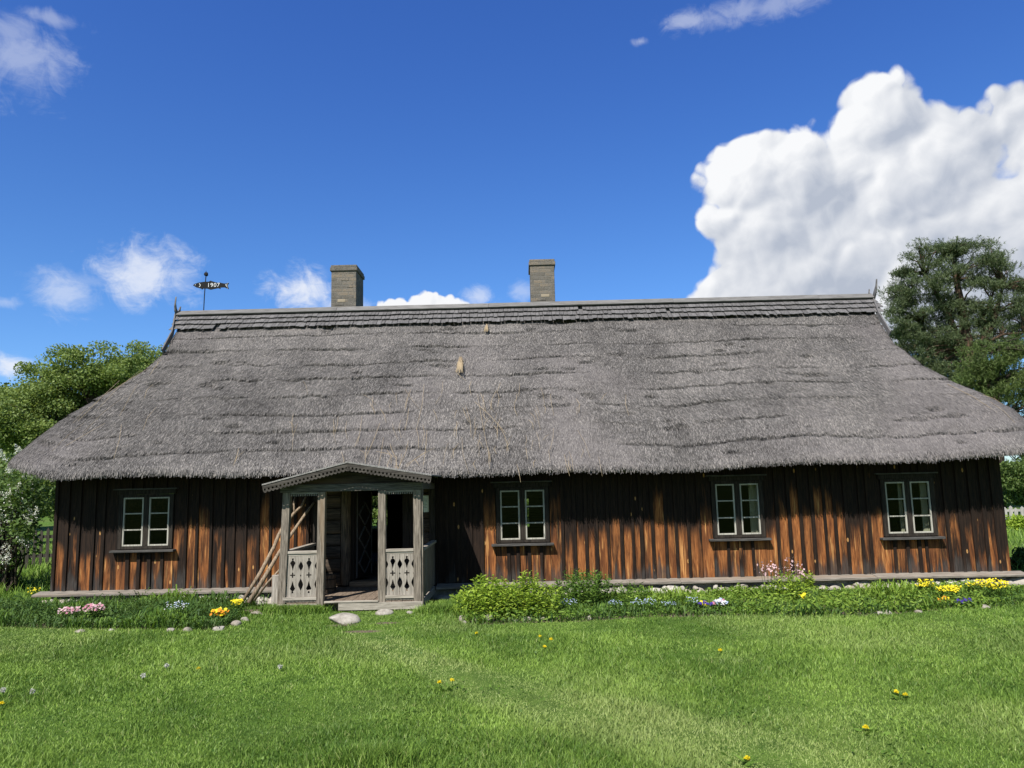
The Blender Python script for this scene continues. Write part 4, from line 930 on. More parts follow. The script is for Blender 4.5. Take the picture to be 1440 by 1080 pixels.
def build_porch_things():
    A = hp(592, 697, -.075); B_ = hp(603, 720, -.075)
    t = tag(ho('notice', ((A[0]+B_[0])/2, -.075, (A[2]+B_[2])/2)), 'pale paper notice pinned to the log wall inside the porch on the right', 'notice')
    w, h = B_[0]-A[0], A[2]-B_[2]; mb = MB(); mb.box(-w/2, w/2, -.004, 0, -h/2, h/2); mb.build('sheet', [M_PAPER], t)
    mb = MB()
    for k in range(7): mb.box(-w*.34, w*random.uniform(.05, .36), -.006, -.0045, h*.28-k*h*.085, h*.28-k*h*.085+.005)
    mb.build('faded_lines', [M_INK], t)
    t = tag(ho('wooden_tub', (-3.12, -.62, .437)), 'low dark wooden tub standing on the porch floor by the log wall', 'tub')
    mb = MB()
    for k in range(14):
        a_ = 2*math.pi*k/14; M = Matrix.Rotation(a_, 4, 'Z') @ Matrix.Translation((.15, 0, 0)); mb.box(-.012, .012, -.034, .034, 0, .27, 0, 0, M)
    mb.box(-.1, .1, -.1, .1, .02, .04); mb.build('staves', [M_JAMB], t)
    mb = MB()
    for z in (.06, .20): mb.tube([(.166*math.cos(q), .166*math.sin(q), z) for q in np.linspace(0, 2*math.pi, 25)], .008, 5)
    mb.build('hoop', [M_IRON], t)
    # poles leaning on the wall left of the porch
    def stick(label, pts, rad, fork=None):
        P = [HR @ hp(a_, b_, y)+HO for a_, b_, y in pts]; o = np.array([P[0][0], P[0][1], P[0][2]])
        mb = MB(); mb.tube([p-o for p in P], rad, 8)
        if fork:
            Q = [HR @ hp(a_, b_, y)+HO-o for a_, b_, y in fork[0]]; mb.tube(Q, fork[1], 7)
        s_ = tag(mb.build('leaning_pole', [M_STICK], None, smooth=True), label, 'pole', 'bare poles leaning beside the porch'); s_.location = o.tolist()
    stick('longest crooked forked pole leaning on the wall left of the porch', [(341,846,-1.05),(366,806,-.95),(385,770,-.8),(392,752,-.7),(400,738,-.6),(414,721,-.4),(424,712,-.25),(432,694,-.10)], [.026,.034,.032,.030,.028,.026,.022,.013], ([(414,721,-.4),(413,708,-.35),(415,697,-.2)], [.020,.014,.009]))
    stick('straight grey pole leaning beside the forked pole left of the porch', [(350,848,-1.1),(372,812,-1.0),(392,778,-.85),(412,748,-.6),(430,722,-.35),(442,706,-.12)], [.042,.036,.03,.027,.024,.016])
    stick('short thin brown pole leaning low against the left porch post', [(358,844,-1.25),(376,820,-1.35),(398,796,-1.55)], [.020,.018,.014])
    p = HR @ hp(391, 846, -1.45)+HO; mb = MB(); mb.tube([(0,0,-.06), (.005,0,.15), (.0,.0,.40)], [.105, .10, .095], 14); mb.tube([(0,0,.396), (0,0,.402)], [.08, .078], 14)
    s_ = tag(mb.build('log_stump', [M_FRET], None, bevel=.008), 'pale upright log stump standing beside the left porch post', 'stump'); s_.location = p.tolist()
build_porch_things()

# ------------------------------------------------------------------ stones
def put_stone(px, py, wpx, hpx, label, cat='stone', group='pale stones edging the flower beds', flat=.55, seed=0):
    p = gp2(px, py+hpx*.35); d = p[1]; w = wpx*d/F/2; h = hpx*d/F
    mb = MB(); mb.stone((0, 0, h*.30), (w, w*flat*1.3, h*.72), seed+int(px), sub=3, rough=.1)
    s_ = tag(mb.build('boulder' if wpx > 40 else 'edging_stone', [M_STONE], None, smooth=True), label, cat, group); s_.location = (p[0], p[1], p[2]-.01); return s_
put_stone(486, 869, 56, 13, 'large flat pale boulder serving as a step in front of the porch', 'boulder', None, .8)
put_stone(541, 861, 26, 8, 'rounded pale stone just in front of the right porch bay', group=None)
put_stone(577, 861, 12, 5, 'small stone by the foot of the right porch post', group=None)
put_stone(362, 862, 22, 6, 'flat stone in the soil beside the leaning poles', group=None)
for px, py, w, h, lab in [(652,869,13,11,'grey stone at the left corner of the right flower bed'), (654,875,11,6,'low stone in front of the grey corner stone of the right bed'), (668,872,13,9,'round white stone, third from the corner of the right bed'), (687,870,17,11,'broad pale stone under the brightest leafy plant'),
    (727,872,12,5,'flat stone right of the broad pale stone'), (741,870,14,7,'oval pale stone in front of the second leafy plant'), (765,870,11,5,'small stone below the tall leafy plant, left one'), (830,869,10,6,'small stone below the blue flowers in the right bed'),
    (1238,861,24,6,'flat stone at the front of the right bed, left of a white pair'), (1249,861,12,7,'small white stone at the front of the right bed'), (1292,860,12,5,'low stone before the yellow flowers on the right'), (1386,853,14,6,'grey stone below the rightmost yellow flowers'), (1426,820,26,12,'big white stone at the right corner of the house'),
    (240,886,14,6,'low stone below the blue flowers in the left bed'), (262,885,18,7,'pale stone right of the low one in the left bed'), (309,883,20,8,'pale stone below the orange pansies'), (332,877,16,8,'grey stone at the right end of the left bed'), (344,871,12,7,'small stone at the bend of the left bed'),
    (112,887,16,5,'low stone below the pink daisies'), (156,885,12,4,'small low stone right of the pink daisies')]:
    put_stone(px, py, w, h, lab)

# ------------------------------------------------------------------ leaves and plants
def leaf_quads(C, L, Wd, up=.35, droop=None, dirs=None):
    """rhombic leaves at the centres C, folded a little along the midrib"""
    n = len(C)
    d = rng.normal(0, 1, (n, 3)) if dirs is None else dirs+rng.normal(0, .35, (n, 3)); d /= np.linalg.norm(d, axis=1, keepdims=True)
    nn = rng.normal(0, 1, (n, 3)); nn[:,2] += up*3; s = np.cross(d, nn); s /= np.linalg.norm(s, axis=1, keepdims=True)+1e-9
    L = (L*rng.uniform(.6, 1.3, n))[:,None]; w = (Wd*rng.uniform(.7, 1.3, n))[:,None]
    return np.stack([C-d*L/2, C-d*L*.05+s*w/2, C+d*L/2, C-d*L*.05-s*w/2], 1)
def quads_mesh(name, Q, mat, parent=None):
    V = Q.reshape(-1, 3); k = np.arange(len(Q))*4; return np_mesh(name, V, [np.stack([k, k+1, k+2, k+3], -1)], mat, parent)
def clump_pts(c, r, n, shell=.55):
    d = rng.normal(0, 1, (n, 3)); d /= np.linalg.norm(d, axis=1, keepdims=True); rad = rng.uniform(0, 1, n)**(1/3*shell)[...,] if False else rng.uniform(0, 1, n)**.45
    return np.asarray(c)+d*rad[:,None]*np.asarray(r)
def limb(a_, b_, r0, r1, mb, n=5, wig=.12):
    a_, b_ = np.array(a_, float), np.array(b_, float); L = np.linalg.norm(b_-a_); pts = []; 
    for k in range(n+1):
        t = k/n; p = a_+(b_-a_)*t+np.array([random.uniform(-1, 1), random.uniform(-1, 1), random.uniform(-.5, .5)])*wig*L*.35*math.sin(math.pi*t); p[2] += L*.10*math.sin(math.pi*t); pts.append(p)
    mb.tube(pts, [r0+(r1-r0)*k/n for k in range(n+1)], 7); return pts
def broad_tree(base, height, crowns, label, leafmat, nclump=150, per=210, leaf=.16, trunk_r=.35, cat='tree', group=None, name='broadleaf_tree', cl=.8, barkmat=None):
    t = tag(empty(name, base), label, cat, group); mb = MB(); b = np.array([0, 0, -.1]); fork = np.array([0, 0, height*.28])
    limb(b, fork, trunk_r*1.15, trunk_r*.85, mb, 5, .06); Q = []
    for ci, (cx, cy, cz, rx, ry, rz) in enumerate(crowns):
        c = np.array([cx, cy, cz]); pts = limb(fork, c, trunk_r*.6, trunk_r*.22, mb, 6, .22)
        k = int(nclump*rx*ry*rz/sum(q[3]*q[4]*q[5] for q in crowns)**1.0); 
        for j in range(max(8, k)):
            d = rng.normal(0, 1, 3); d /= np.linalg.norm(d); rr = rng.uniform(.55, 1.0) if rng.random() < .8 else rng.uniform(.15, .55)
            if d[2] < -.5: d[2] *= .4
            p = c+d*np.array([rx, ry, rz])*rr
            if j % 2 == 0: limb(pts[random.randint(2, 6)], p, trunk_r*.13, trunk_r*.03, mb, 4, .25)
            R_ = cl*rng.uniform(.6, 1.25); Cp = clump_pts(p, (R_, R_, R_*.62), int(per*rng.uniform(.6, 1.3)))
            Q.append(leaf_quads(Cp, leaf, leaf*.6))
    mb.build('trunk', [barkmat or M_BARK], t, smooth=True); quads_mesh('crown', np.concatenate(Q), leafmat, t); return t
def pt(px, py, Y): return wp(px, py, Y)
# broadleaf trees behind the left end of the house
def crown_px(base, Y, lst):
    out = []
    for px, py, rx, ry, dy in lst: p = pt(px, py, Y+dy)-base; s = (Y+dy)/F; out.append((p[0], p[1], p[2], rx*s, min(rx*s, 3.5), ry*s))
    return out
def treeat(px, Y, lst, *args, **kw):
    b = np.array([pt(px, 700, Y)[0], Y, GZ]); return broad_tree(b, kw.pop('h'), crown_px(b, Y, lst), *args, **kw)
treeat(120, 34, [(140,530,70,45,0), (85,560,70,55,1), (45,600,65,60,-1), (150,585,70,55,1), (100,640,80,50,0)], 'wide spreading green tree behind the left end of the house', M_LEAF, h=9, nclump=330, per=330, leaf=.13, trunk_r=.42, group='broadleaf trees behind the left end of the house')
treeat(215, 42, [(205,520,55,35,0), (245,535,55,45,1), (190,560,60,50,0), (235,600,60,50,0)], 'rounded tree peeping over the left roof slope', M_LEAF, h=9, nclump=220, per=300, leaf=.145, trunk_r=.35, group='broadleaf trees behind the left end of the house')
treeat(-30, 38, [(0,580,55,45,0), (-60,590,80,60,0), (-20,650,80,60,0)], 'darker tree at the far left edge of the photo', M_LEAFD, h=9, nclump=220, per=210, leaf=.18, trunk_r=.35, group='broadleaf trees behind the left end of the house')
treeat(30, 27, [(30,690,60,50,0), (80,700,45,40,1), (-30,690,60,60,0)], 'low leafy tree behind the lilac and the dark picket fence', M_LEAF, h=4, nclump=150, per=200, leaf=.13, trunk_r=.16, cl=.55)
# greenery seen through the house
for px, Y, lab in [(535, 34, 'sunlit tree seen through the open doorway'), (738, 36, 'green tree seen through the second window')]:
    treeat(px, Y, [(px,705,60,50,0), (px-40,720,50,40,1), (px+45,720,50,40,0)], lab, M_LEAF, h=3.2, nclump=120, per=200, leaf=.14, trunk_r=.15, cl=.55)
weeds()
# lilac with white panicles at the left edge
def lilac():
    Y = 15.2; b = np.array([pt(0, 820, Y)[0], Y, GZ]); t = tag(empty('lilac_bush', b), 'big lilac bush with white flower panicles at the left edge', 'bush'); mb = MB(); Q = []; FL = []
    tips = []
    for px, py, r, n in [(5,690,38,16), (36,705,26,11), (8,745,36,15), (40,745,16,5), (-40,720,55,16), (-25,790,40,10), (22,665,22,6), (0,800,20,5)]:
        for _ in range(n):
            p = pt(px+random.uniform(-r, r), py+random.uniform(-r, r)*.8, Y+random.uniform(-.7, .7))-b; tips.append(p); R_ = random.uniform(.2, .36)
            if random.random() < .7: limb((random.uniform(-.3, .3), random.uniform(-.2, .2), -.05), p, .022, .006, mb, 4, .2)
            Q.append(leaf_quads(clump_pts(p, (R_, R_, R_*.8), 75), .085, .055))
    mb.build('stems', [M_BARK], t); quads_mesh('leaves', np.concatenate(Q), M_LIL, t)
    for px, py in [(6,648),(12,700),(38,655),(44,682),(16,735),(40,738),(2,735),(28,765),(5,755),(22,690),(36,715),(8,775),(50,725),(3,715),(30,640),(20,720),(14,670),(47,700),(30,745),(10,790),(38,768)]:
        for k in range(1 if px % 2 else 2):
            p = pt(px+random.uniform(-4, 4), py+random.uniform(-4, 4), Y-.55+random.uniform(-.15, .3))-b; ax = np.array([random.uniform(-.5, .5), -.3, .6]); ax /= np.linalg.norm(ax)
            tt = rng.uniform(0, 1, 60); C_ = p+ax*(tt*.2)[:,None]+rng.normal(0, 1, (60, 3))*(.046*(1-tt*.8))[:,None]; FL.append(leaf_quads(C_, .024, .021))
    quads_mesh('blossom', np.concatenate(FL), M_LILFL, t)
lilac()
# pines on the right
def pine(px, Y, clumps, trunks, label, mat, R0=.55, tuft=16, need=.16, group='pines behind the right end of the house', bark=None, per=60):
    b = np.array([pt(px, 700, Y)[0], Y, GZ]); t = tag(empty('pine_tree', b), label, 'pine tree', group); mb = MB(); Q = []; tp = []
    for tr in trunks:
        P = [pt(a_, c_, Y+dy)-b for a_, c_, dy in tr[0]]; P[0][2] = min(P[0][2], P[0][2]); mb.tube(P, tr[1], 9); tp += [p for p in P[1:]]
    s = Y/F
    for cx, cy, rx, ry, n in clumps:
        for _ in range(n):
            a_ = random.uniform(0, 2*math.pi); q = math.sqrt(random.random())
            p = pt(cx+rx*q*math.cos(a_), cy+ry*q*math.sin(a_), Y+random.uniform(-1, 1)*min(2.6, rx*s*.8))-b
            near = min(tp, key=lambda v: np.linalg.norm(v-p)+max(0, v[2]-p[2])*2)
            if random.random() < .75: limb(near, p, .055, .014, mb, 4, .18)
            R_ = R0*random.uniform(.6, 1.2); C_ = clump_pts(p, (R_, R_, R_*.5), per)
            # each point is a shoot: needles fan out from it, upwards
            sh = rng.normal(0, .55, (len(C_), 3))+(C_-p)/R_*.7; sh[:,2] = np.abs(sh[:,2])+.5; sh /= np.linalg.norm(sh, axis=1, keepdims=True)
            C2 = np.repeat(C_, tuft, 0)+np.repeat(sh, tuft, 0)*rng.uniform(-.06, .16, (len(C_)*tuft, 1)); dd = np.repeat(sh, tuft, 0)+rng.normal(0, .55, (len(C2), 3))
            dd /= np.linalg.norm(dd, axis=1, keepdims=True); Q.append(leaf_quads(C2+dd*need*.4, need, .022, dirs=dd))
    mb.build('trunk', [bark or M_PBARK], t, smooth=True); quads_mesh('needles', np.concatenate(Q), mat, t)
pine(1375, 36, [(1310,372,42,30,22), (1360,360,38,24,18), (1285,388,28,22,12), (1262,415,24,12,8), (1300,420,45,20,18), (1345,400,45,28,20), (1395,385,30,24,14), (1400,415,45,22,16), (1432,408,20,14,7), (1420,445,40,18,14), (1275,445,30,14,9), (1255,440,14,8,4), (1290,470,30,12,8), (1320,450,26,14,7), (1450,430,40,40,16), (1405,480,40,14,8), (1350,438,26,16,10), (1372,455,26,16,10), (1335,425,24,14,8), (1400,448,24,14,8), (1320,480,30,16,10), (1360,480,26,12,8), (1395,365,24,14,8), (1330,352,26,12,9), (1297,507,22,14,14), (1345,527,24,14,12), (1322,515,20,14,10), (1430,497,24,14,10), (1380,520,24,14,10), (1272,470,12,10,6)],
    [([(1395,560,0),(1362,492,0),(1357,462,0),(1352,430,.3),(1345,395,.2),(1338,355,0)], [.30,.26,.23,.19,.13,.04]), ([(1385,540,.3),(1352,488,.4),(1335,447,.2),(1318,415,0),(1300,385,0)], [.2,.18,.15,.11,.04]),
     ([(1395,560,0),(1378,488,-.2),(1392,462,-.4),(1400,440,-.3),(1410,405,-.2)], [.24,.21,.18,.13,.05]), ([(1310,520,.8),(1302,475,.8),(1296,455,.6),(1280,430,.5)], [.14,.12,.1,.04]), ([(1378,488,-.2),(1410,470,-.5),(1440,468,-.6)], [.09,.07,.04]), ([(1385,480,0),(1380,450,0),(1392,428,0)], [.13,.11,.05])],
    'tall dark spreading pine with forked reddish trunks behind the right roof end', M_PINE, per=44, tuft=10)
pine(1400, 31, [(1385,505,28,22,16), (1410,530,35,26,20), (1440,510,28,40,18), (1430,560,35,24,16), (1370,530,20,16,8), (1460,560,40,40,14), (1400,560,30,20,10)], [([(1410,720,0),(1405,600,0),(1402,540,0),(1400,495,0)], [.16,.13,.09,.03])], 'younger yellowish green pine in front of the tall pine', M_PINEY, per=46, tuft=9, bark=M_BARK, need=.14)
pine(1340, 40, [(1300,500,45,30,34), (1345,525,45,30,36), (1390,545,40,30,26), (1320,475,40,22,16), (1365,490,40,25,20), (1280,470,25,22,14), (1270,480,25,20,10), (1440,480,30,30,14), (1440,640,40,40,26), (1425,600,40,40,20)], [([(1345,720,0),(1340,600,0),(1335,500,0)], [.2,.15,.05])], 'dense dark pine low behind the right roof slope', M_PINE, per=40, tuft=9)
treeat(1450, 29, [(1430,675,30,28,0), (1475,665,50,40,0), (1420,700,20,14,.3)], 'dark bush behind the pale picket fence', M_LEAFD, h=2.5, nclump=80, per=200, leaf=.12, trunk_r=.10, cl=.45, cat='bush', name='dark_bush')
treeat(1432, 24, [(1432,738,16,12,0), (1455,742,22,14,0)], 'bright green shrub in front of the pale picket fence', M_BRIGHT, h=1, nclump=34, per=150, leaf=.09, trunk_r=.03, cl=.28, cat='bush', name='green_shrub')
treeat(1440, 15.2, [(1434,790,12,14,0), (1452,785,20,24,0)], 'dark leafy shrub beside the right corner of the house', M_DEEP, h=.6, nclump=40, per=110, leaf=.07, trunk_r=.02, cl=.16, cat='bush', name='corner_shrub')

# fences
def fence(a_, b_, h, pitch, w, mat, label, name):
    a_, b_ = np.array(a_), np.array(b_); d = b_-a_; L = np.linalg.norm(d); d = d/L; rot = math.atan2(d[1], d[0])
    t = tag(empty(name, (a_[0], a_[1], GZ), rot), label, 'fence'); x = 0.0
    for z in (h*.32, h*.78): mb = MB(); mb.box(0, L, .0, .035, z-.04, z+.04); mb.build('rail', [mat], t)
    x = 0.0
    while x < L: mb = MB(); mb.box(x-.05, x+.05, .038, .13, -.2, h*.92); mb.build('fence_post', [mat], t); x += 2.2
    x = 0.0; k = 0
    while x < L and k < 100:
        hh = h*random.uniform(.93, 1.06); tl = random.uniform(-.012, .012); mb = MB()
        mb.prism([(x-w/2, .05), (x+w/2, .05), (x+w/2+tl, hh-.06), (x+tl, hh), (x-w/2+tl, hh-.06)], -.022, -.002); mb.build('picket', [mat], t); x += pitch*random.uniform(.9, 1.1); k += 1
p0 = pt(-40, 760, 19); p1 = pt(74, 757, 19)
fence((p0[0], 18.4), (p1[0]+.6, 19.2), 1.0, .145, .07, M_FENCED, 'dark weathered picket fence behind the lilac left of the house', 'dark_picket_fence')
p0 = pt(1405, 715, 27); p1 = pt(1475, 712, 27); p1[0] += 6
fence((p0[0], 27), (p1[0]+2.4, 26.6), pt(1430, 712, 27)[2]-GZ, .20, .12, M_FENCE, 'pale grey picket fence across the field right of the house', 'pale_picket_fence')

# far woodland closing the fields behind the house
def woodland():
    Q = []
    for _ in range(420):
        az = random.uniform(-1.35, 1.35); d = random.uniform(75, 110); h = random.uniform(3.0, 6.5)*(1+.5*math.sin(az*9)*math.sin(az*23+1)); c = np.array([d*math.sin(az), d*math.cos(az), h*.45])
        Q.append(leaf_quads(clump_pts(c, (3.4, 3.4, h*.6), 150), .75, .5))
    tag(quads_mesh('woodland', np.concatenate(Q), M_LEAFD), 'far green woodland edge beyond the fields behind the house', 'woodland', kind='stuff')
woodland()
# ---- bed plants
def bushy(name, px, py, wpx, hpx, label, mat, n_stem, leafL, leafW, group=None, cat='plant', flowers=None, depth=.8):
    """upright stems with lance-shaped leaves, rooted where the photo shows its foot"""
    b = gp2(px, py); s = b[1]/F; R_ = wpx*s/2; Hh = hpx*s; t = tag(empty(name, b), label, cat, group); mb = MB(); C_ = []; D_ = []
    for _ in range(n_stem):
        a_ = random.uniform(0, 2*math.pi); q = math.sqrt(random.random()); x, y = R_*q*math.cos(a_), R_*q*math.sin(a_)*depth; h = Hh*random.uniform(.75, 1.08)*(1-.45*q*q)
        p0_ = np.array([x*.75, y*.75, 0]); p1_ = np.array([x*1.05, y*1.05, h]); mb.tube([p0_, (p0_+p1_)/2+np.array([0, 0, .01]), p1_], [.005, .004, .002], 4)
        k = max(6, int(h/.022))
        for i in range(k):
            f = .12+.88*i/k; az = i*2.4+random.uniform(-.4, .4); el = .15+.75*f; dv = np.array([math.cos(az)*math.cos(el), math.sin(az)*math.cos(el), math.sin(el)*.8-(.25 if random.random() < .35 else 0)])
            C_.append(p0_+(p1_-p0_)*f+dv*leafL*.42); D_.append(dv)
    mb.build('stems', [M_DEEP], t); C_ = np.array(C_); D_ = np.array(D_); n = len(C_)
    sd = np.cross(D_, rng.normal(0, .4, (n, 3))+np.array([0, 0, 1])); sd /= np.linalg.norm(sd, axis=1, keepdims=True); L = (leafL*rng.uniform(.7, 1.25, n))[:,None]; w = (leafW*rng.uniform(.8, 1.2, n))[:,None]
    dr = np.array([0, 0, -1])*L*.18
    Q1 = np.stack([C_-D_*L/2, C_-D_*L*.05+sd*w/2, C_+D_*L*.25+dr*.3, C_-D_*L*.05-sd*w/2], 1); Q2 = np.stack([C_-D_*L*.05+sd*w/2, C_+D_*L/2+dr, C_-D_*L*.05-sd*w/2, C_+D_*L*.25+dr*.3], 1)
    quads_mesh('leaves', np.concatenate([Q1, Q2]), mat, t)
    return t
GB = 'leafy perennials in the right flower bed'
bushy('leafy_plant', 688, 868, 90, 56, 'brightest yellow green leafy plant at the left corner of the right bed', M_BRIGHT, 110, .10, .028, GB)
bushy('leafy_plant', 748, 866, 80, 58, 'second bright leafy plant under the window beside the brightest one', M_BRIGHT, 95, .095, .026, GB)
bushy('leafy_plant', 822, 852, 84, 54, 'tall mid green leafy plant rising highest before the wall', M_MID, 85, .085, .024, GB)
bushy('leafy_plant', 1108, 846, 60, 40, 'fresh green leafy plant under the tall pale pink flowers', M_BRIGHT, 50, .085, .024, GB)
bushy('leafy_plant', 1134, 836, 34, 34, 'small fresh plant right of the pale pink flowers', M_BRIGHT, 26, .09, .026, GB)
bushy('leafy_plant', 885, 850, 60, 32, 'low loose plant right of the tall mid green plant', M_MID, 42, .09, .020, GB)
bushy('leafy_plant', 20, 868, 90, 30, 'dark green leafy plant at the far left of the left bed', M_DEEP, 55, .075, .03, 'dark leafy plants in the left flower bed')
bushy('leafy_plant', 70, 872, 60, 22, 'dark low plant left of the pink daisies', M_DEEP, 40, .07, .03, 'dark leafy plants in the left flower bed')
bushy('leafy_plant', 322, 868, 40, 20, 'small green plant between the yellow and orange pansies', M_MID, 26, .06, .022, 'dark leafy plants in the left flower bed')
# arching strap leaves that fill the beds, too many and too mixed to count
def straps(name, polys, n, hgt, label, mat, keep=None):
    x = []; y = []
    for poly, m in polys:
        P = np.array(poly); k = 0
        while k < m:
            xx = rng.uniform(P[:,0].min(), P[:,0].max(), 4000); yy = rng.uniform(P[:,1].min(), P[:,1].max(), 4000); ok = inpoly(xx, yy, poly)
            if keep is not None: ok &= keep(xx, yy)
            xx, yy = xx[ok], yy[ok]; x.append(xx); y.append(yy); k += len(xx)
    x = np.concatenate(x); y = np.concatenate(y); n = len(x); gz = gh(x, y); h = hgt*np.clip((13.35-y)/1.1, np.where(x < 0, .95, .5), 1)*np.where((x < 0) & (y > 12), 1.5, 1)*rng.uniform(.40, 1.2, n)*(.30+1.25*fbm(x*2.1, y*2.1, 91)); az = rng.uniform(0, 2*np.pi, n); w = rng.uniform(.010, .021, n)
    out = h*rng.uniform(.35, .95, n); ca, sa = np.cos(az), np.sin(az); V = []
    for t, zz, ww in ((0, 0, .7), (.3, .6, 1), (.65, .95, .85)):
        cx, cy, cz = x+ca*out*t, y+sa*out*t, gz-.01+h*zz
        V += [np.stack([cx-sa*w*ww/2, cy+ca*w*ww/2, cz], -1), np.stack([cx+sa*w*ww/2, cy-ca*w*ww/2, cz], -1)]
    V.append(np.stack([x+ca*out, y+sa*out, gz+h*rng.uniform(.6, .95, n)], -1)); V = np.stack(V, 1); b = np.arange(n)*7
    return tag(np_mesh(name, V.reshape(-1, 3), [np.stack([b, b+1, b+3, b+2], -1), np.stack([b+2, b+3, b+5, b+4], -1), np.stack([b+4, b+5, b+6], -1)], mat), label, 'bed foliage', kind='stuff')
patch = lambda lo, hi, sd: (lambda x, y: (lambda f: (f >= lo) & (f < hi))(fbm(x*.9, y*1.3, sd)))
straps('strap_leaves', [(BED_R, 8500)], 0, .12, 'mid green strap leaves filling much of the right flower bed', M_MID, patch(.40, .62, 95))
straps('strap_leaves', [(BED_R, 3600)], 0, .19, 'taller bright strap leaves in patches of the right flower bed', M_FRESH, patch(.55, 1.0, 95))
straps('strap_leaves', [(BED_R, 4200)], 0, .13, 'dark strap leaves low in the right flower bed', M_DEEP, patch(.0, .45, 95))
straps('strap_leaves', [(BED_L, 6000)], 0, .16, 'dark strap leaves filling the left flower bed', M_DEEP, patch(.0, .56, 97))
straps('strap_leaves', [(BED_L, 2600)], 0, .18, 'lighter strap leaves in patches of the left flower bed', M_MID, patch(.48, 1.0, 97))
def cover(poly, n, mat, label, hmax, l, sd, lo, hi):
    P = np.array(poly); x = rng.uniform(P[:,0].min(), P[:,0].max(), n*4); y = rng.uniform(P[:,1].min(), P[:,1].max(), n*4); f = fbm(x*1.2, y*1.6, sd); k = inpoly(x, y, poly) & (f > lo) & (f < hi); x, y = x[k][:n], y[k][:n]; n = len(x)
    h = hmax*np.clip((13.35-y)/1.1, .4, 1)*(.25+1.1*fbm(x*1.9, y*1.9, sd+3)); C_ = np.stack([x, y, gh(x, y)+h*rng.uniform(.15, 1, n)], -1); az = rng.uniform(0, 2*np.pi, n); D_ = np.stack([np.cos(az), np.sin(az), rng.uniform(-.2, .7, n)], -1)
    tag(quads_mesh('leafy_groundcover', leaf_quads(C_, l, l*.33, dirs=D_), mat), label, 'bed foliage', kind='stuff')
cover(BED_R, 13000, M_FRESH, 'fresh green leafy ground cover in the right flower bed', .19, .07, 131, .42, 1)
cover(BED_R, 9000, M_MID, 'mid green leafy ground cover in the right flower bed', .13, .06, 131, 0, .46)
cover(BED_L, 14000, M_DEEP, 'leafy ground cover in the left flower bed', .16, .06, 141, .3, 1)
# ---- flowers
def flower_patch(name, px, py, wpx, hpx, cols, n, fl, label, group=None, hgt=.16, foliage=M_MID, leaf=.035, cat='flowers'):
    b = gp2(px, py); s = b[1]/F; R_ = wpx*s/2; Ry = max(.08, hpx*s*.9); t = tag(empty(name, b), label, cat, group); mb = MB()
    r = np.sqrt(rng.random(n)); a_ = rng.uniform(0, 2*np.pi, n); x = R_*r*np.cos(a_); y = Ry*r*np.sin(a_); h = hgt*rng.uniform(.75, 1.15, n)
    Cl = np.stack([x, y, h], -1)
    for i in range(min(n, 60)): mb.tube([(x[i]*.85, y[i]*.85, 0), (x[i], y[i], h[i])], .002, 3)
    nl = int(n*6+80); lf = np.stack([rng.normal(0, R_*.55, nl), rng.normal(0, Ry*.55, nl), rng.uniform(.01, hgt*.85, nl)], -1); mb.build('stems', [M_DEEP], t)
    quads_mesh('foliage', leaf_quads(lf, leaf, leaf*.5), foliage, t)
    ci = rng.integers(0, len(cols), n)
    for k, (cname, m) in enumerate(cols):
        P = Cl[ci == k]; Q = []
        if len(P) == 0: continue
        for p in P:
            tl = np.array([rng.normal(0, .35), -.55+rng.normal(0, .3), .8]); tl /= np.linalg.norm(tl); u = np.cross(tl, [1, .1, 0]); u /= np.linalg.norm(u); v_ = np.cross(tl, u)
            m_ = 5
            for j in range(m_):
                q = 2*math.pi*j/m_+rng.uniform(-.2, .2); d = u*math.cos(q)+v_*math.sin(q); sd = np.cross(tl, d); r_ = fl*rng.uniform(.8, 1.2)
                Q.append([p, p+d*r_*.6+sd*r_*.42+tl*r_*.15, p+d*r_+tl*r_*.1, p+d*r_*.6-sd*r_*.42+tl*r_*.15])
        quads_mesh(cname, np.array(Q), m, t)
    return t
Y_ = ('yellow_blooms', M_YEL); O_ = ('orange_blooms', M_ORG); U_ = ('violet_blooms', M_PURP); W2 = ('white_blooms', M_WPET); P_ = ('pink_blooms', M_PINK); B2_ = ('blue_blooms', M_BLUE); L_ = ('pale_pink_blooms', M_LPINK)
flower_patch('daisy_patch', 97, 876, 30, 9, [P_, L_], 55, .020, 'left one of two round clumps of pink daisies in the left bed', 'pink daisies in the left bed', .19)
flower_patch('daisy_patch', 131, 875, 28, 11, [P_, L_], 60, .020, 'right and taller one of two clumps of pink daisies in the left bed', 'pink daisies in the left bed', .22)
GF = 'clumps of pale blue forget-me-nots'
flower_patch('forget_me_not', 248, 876, 32, 16, [B2_, ('white_blooms', M_WPET)], 70, .009, 'pale blue forget-me-nots in the left bed', GF, .25)
flower_patch('forget_me_not', 657, 862, 18, 12, [B2_], 30, .008, 'pale blue forget-me-nots at the corner left of the brightest leafy plant', GF, .16)
flower_patch('forget_me_not', 800, 863, 24, 12, [B2_], 42, .008, 'pale blue forget-me-nots in front of the tall mid green plant', GF, .17)
flower_patch('forget_me_not', 865, 862, 24, 10, [B2_], 34, .008, 'pale blue forget-me-nots right of the tall plant, first of the long row', GF, .15)
flower_patch('forget_me_not', 905, 862, 36, 12, [B2_], 66, .008, 'widest drift of pale blue forget-me-nots in the middle of the right bed', GF, .17)
flower_patch('forget_me_not', 940, 862, 24, 10, [B2_], 26, .008, 'pale blue forget-me-nots at the right end of the long row', GF, .14)
flower_patch('forget_me_not', 975, 860, 16, 10, [B2_], 24, .009, 'pale blue forget-me-nots just left of the mixed pansies', GF, .17)
flower_patch('pansy_patch', 992, 861, 18, 6, [U_, U_, Y_], 26, .024, 'dark violet and yellow pansies in front of the right bed', 'pansies', .12)
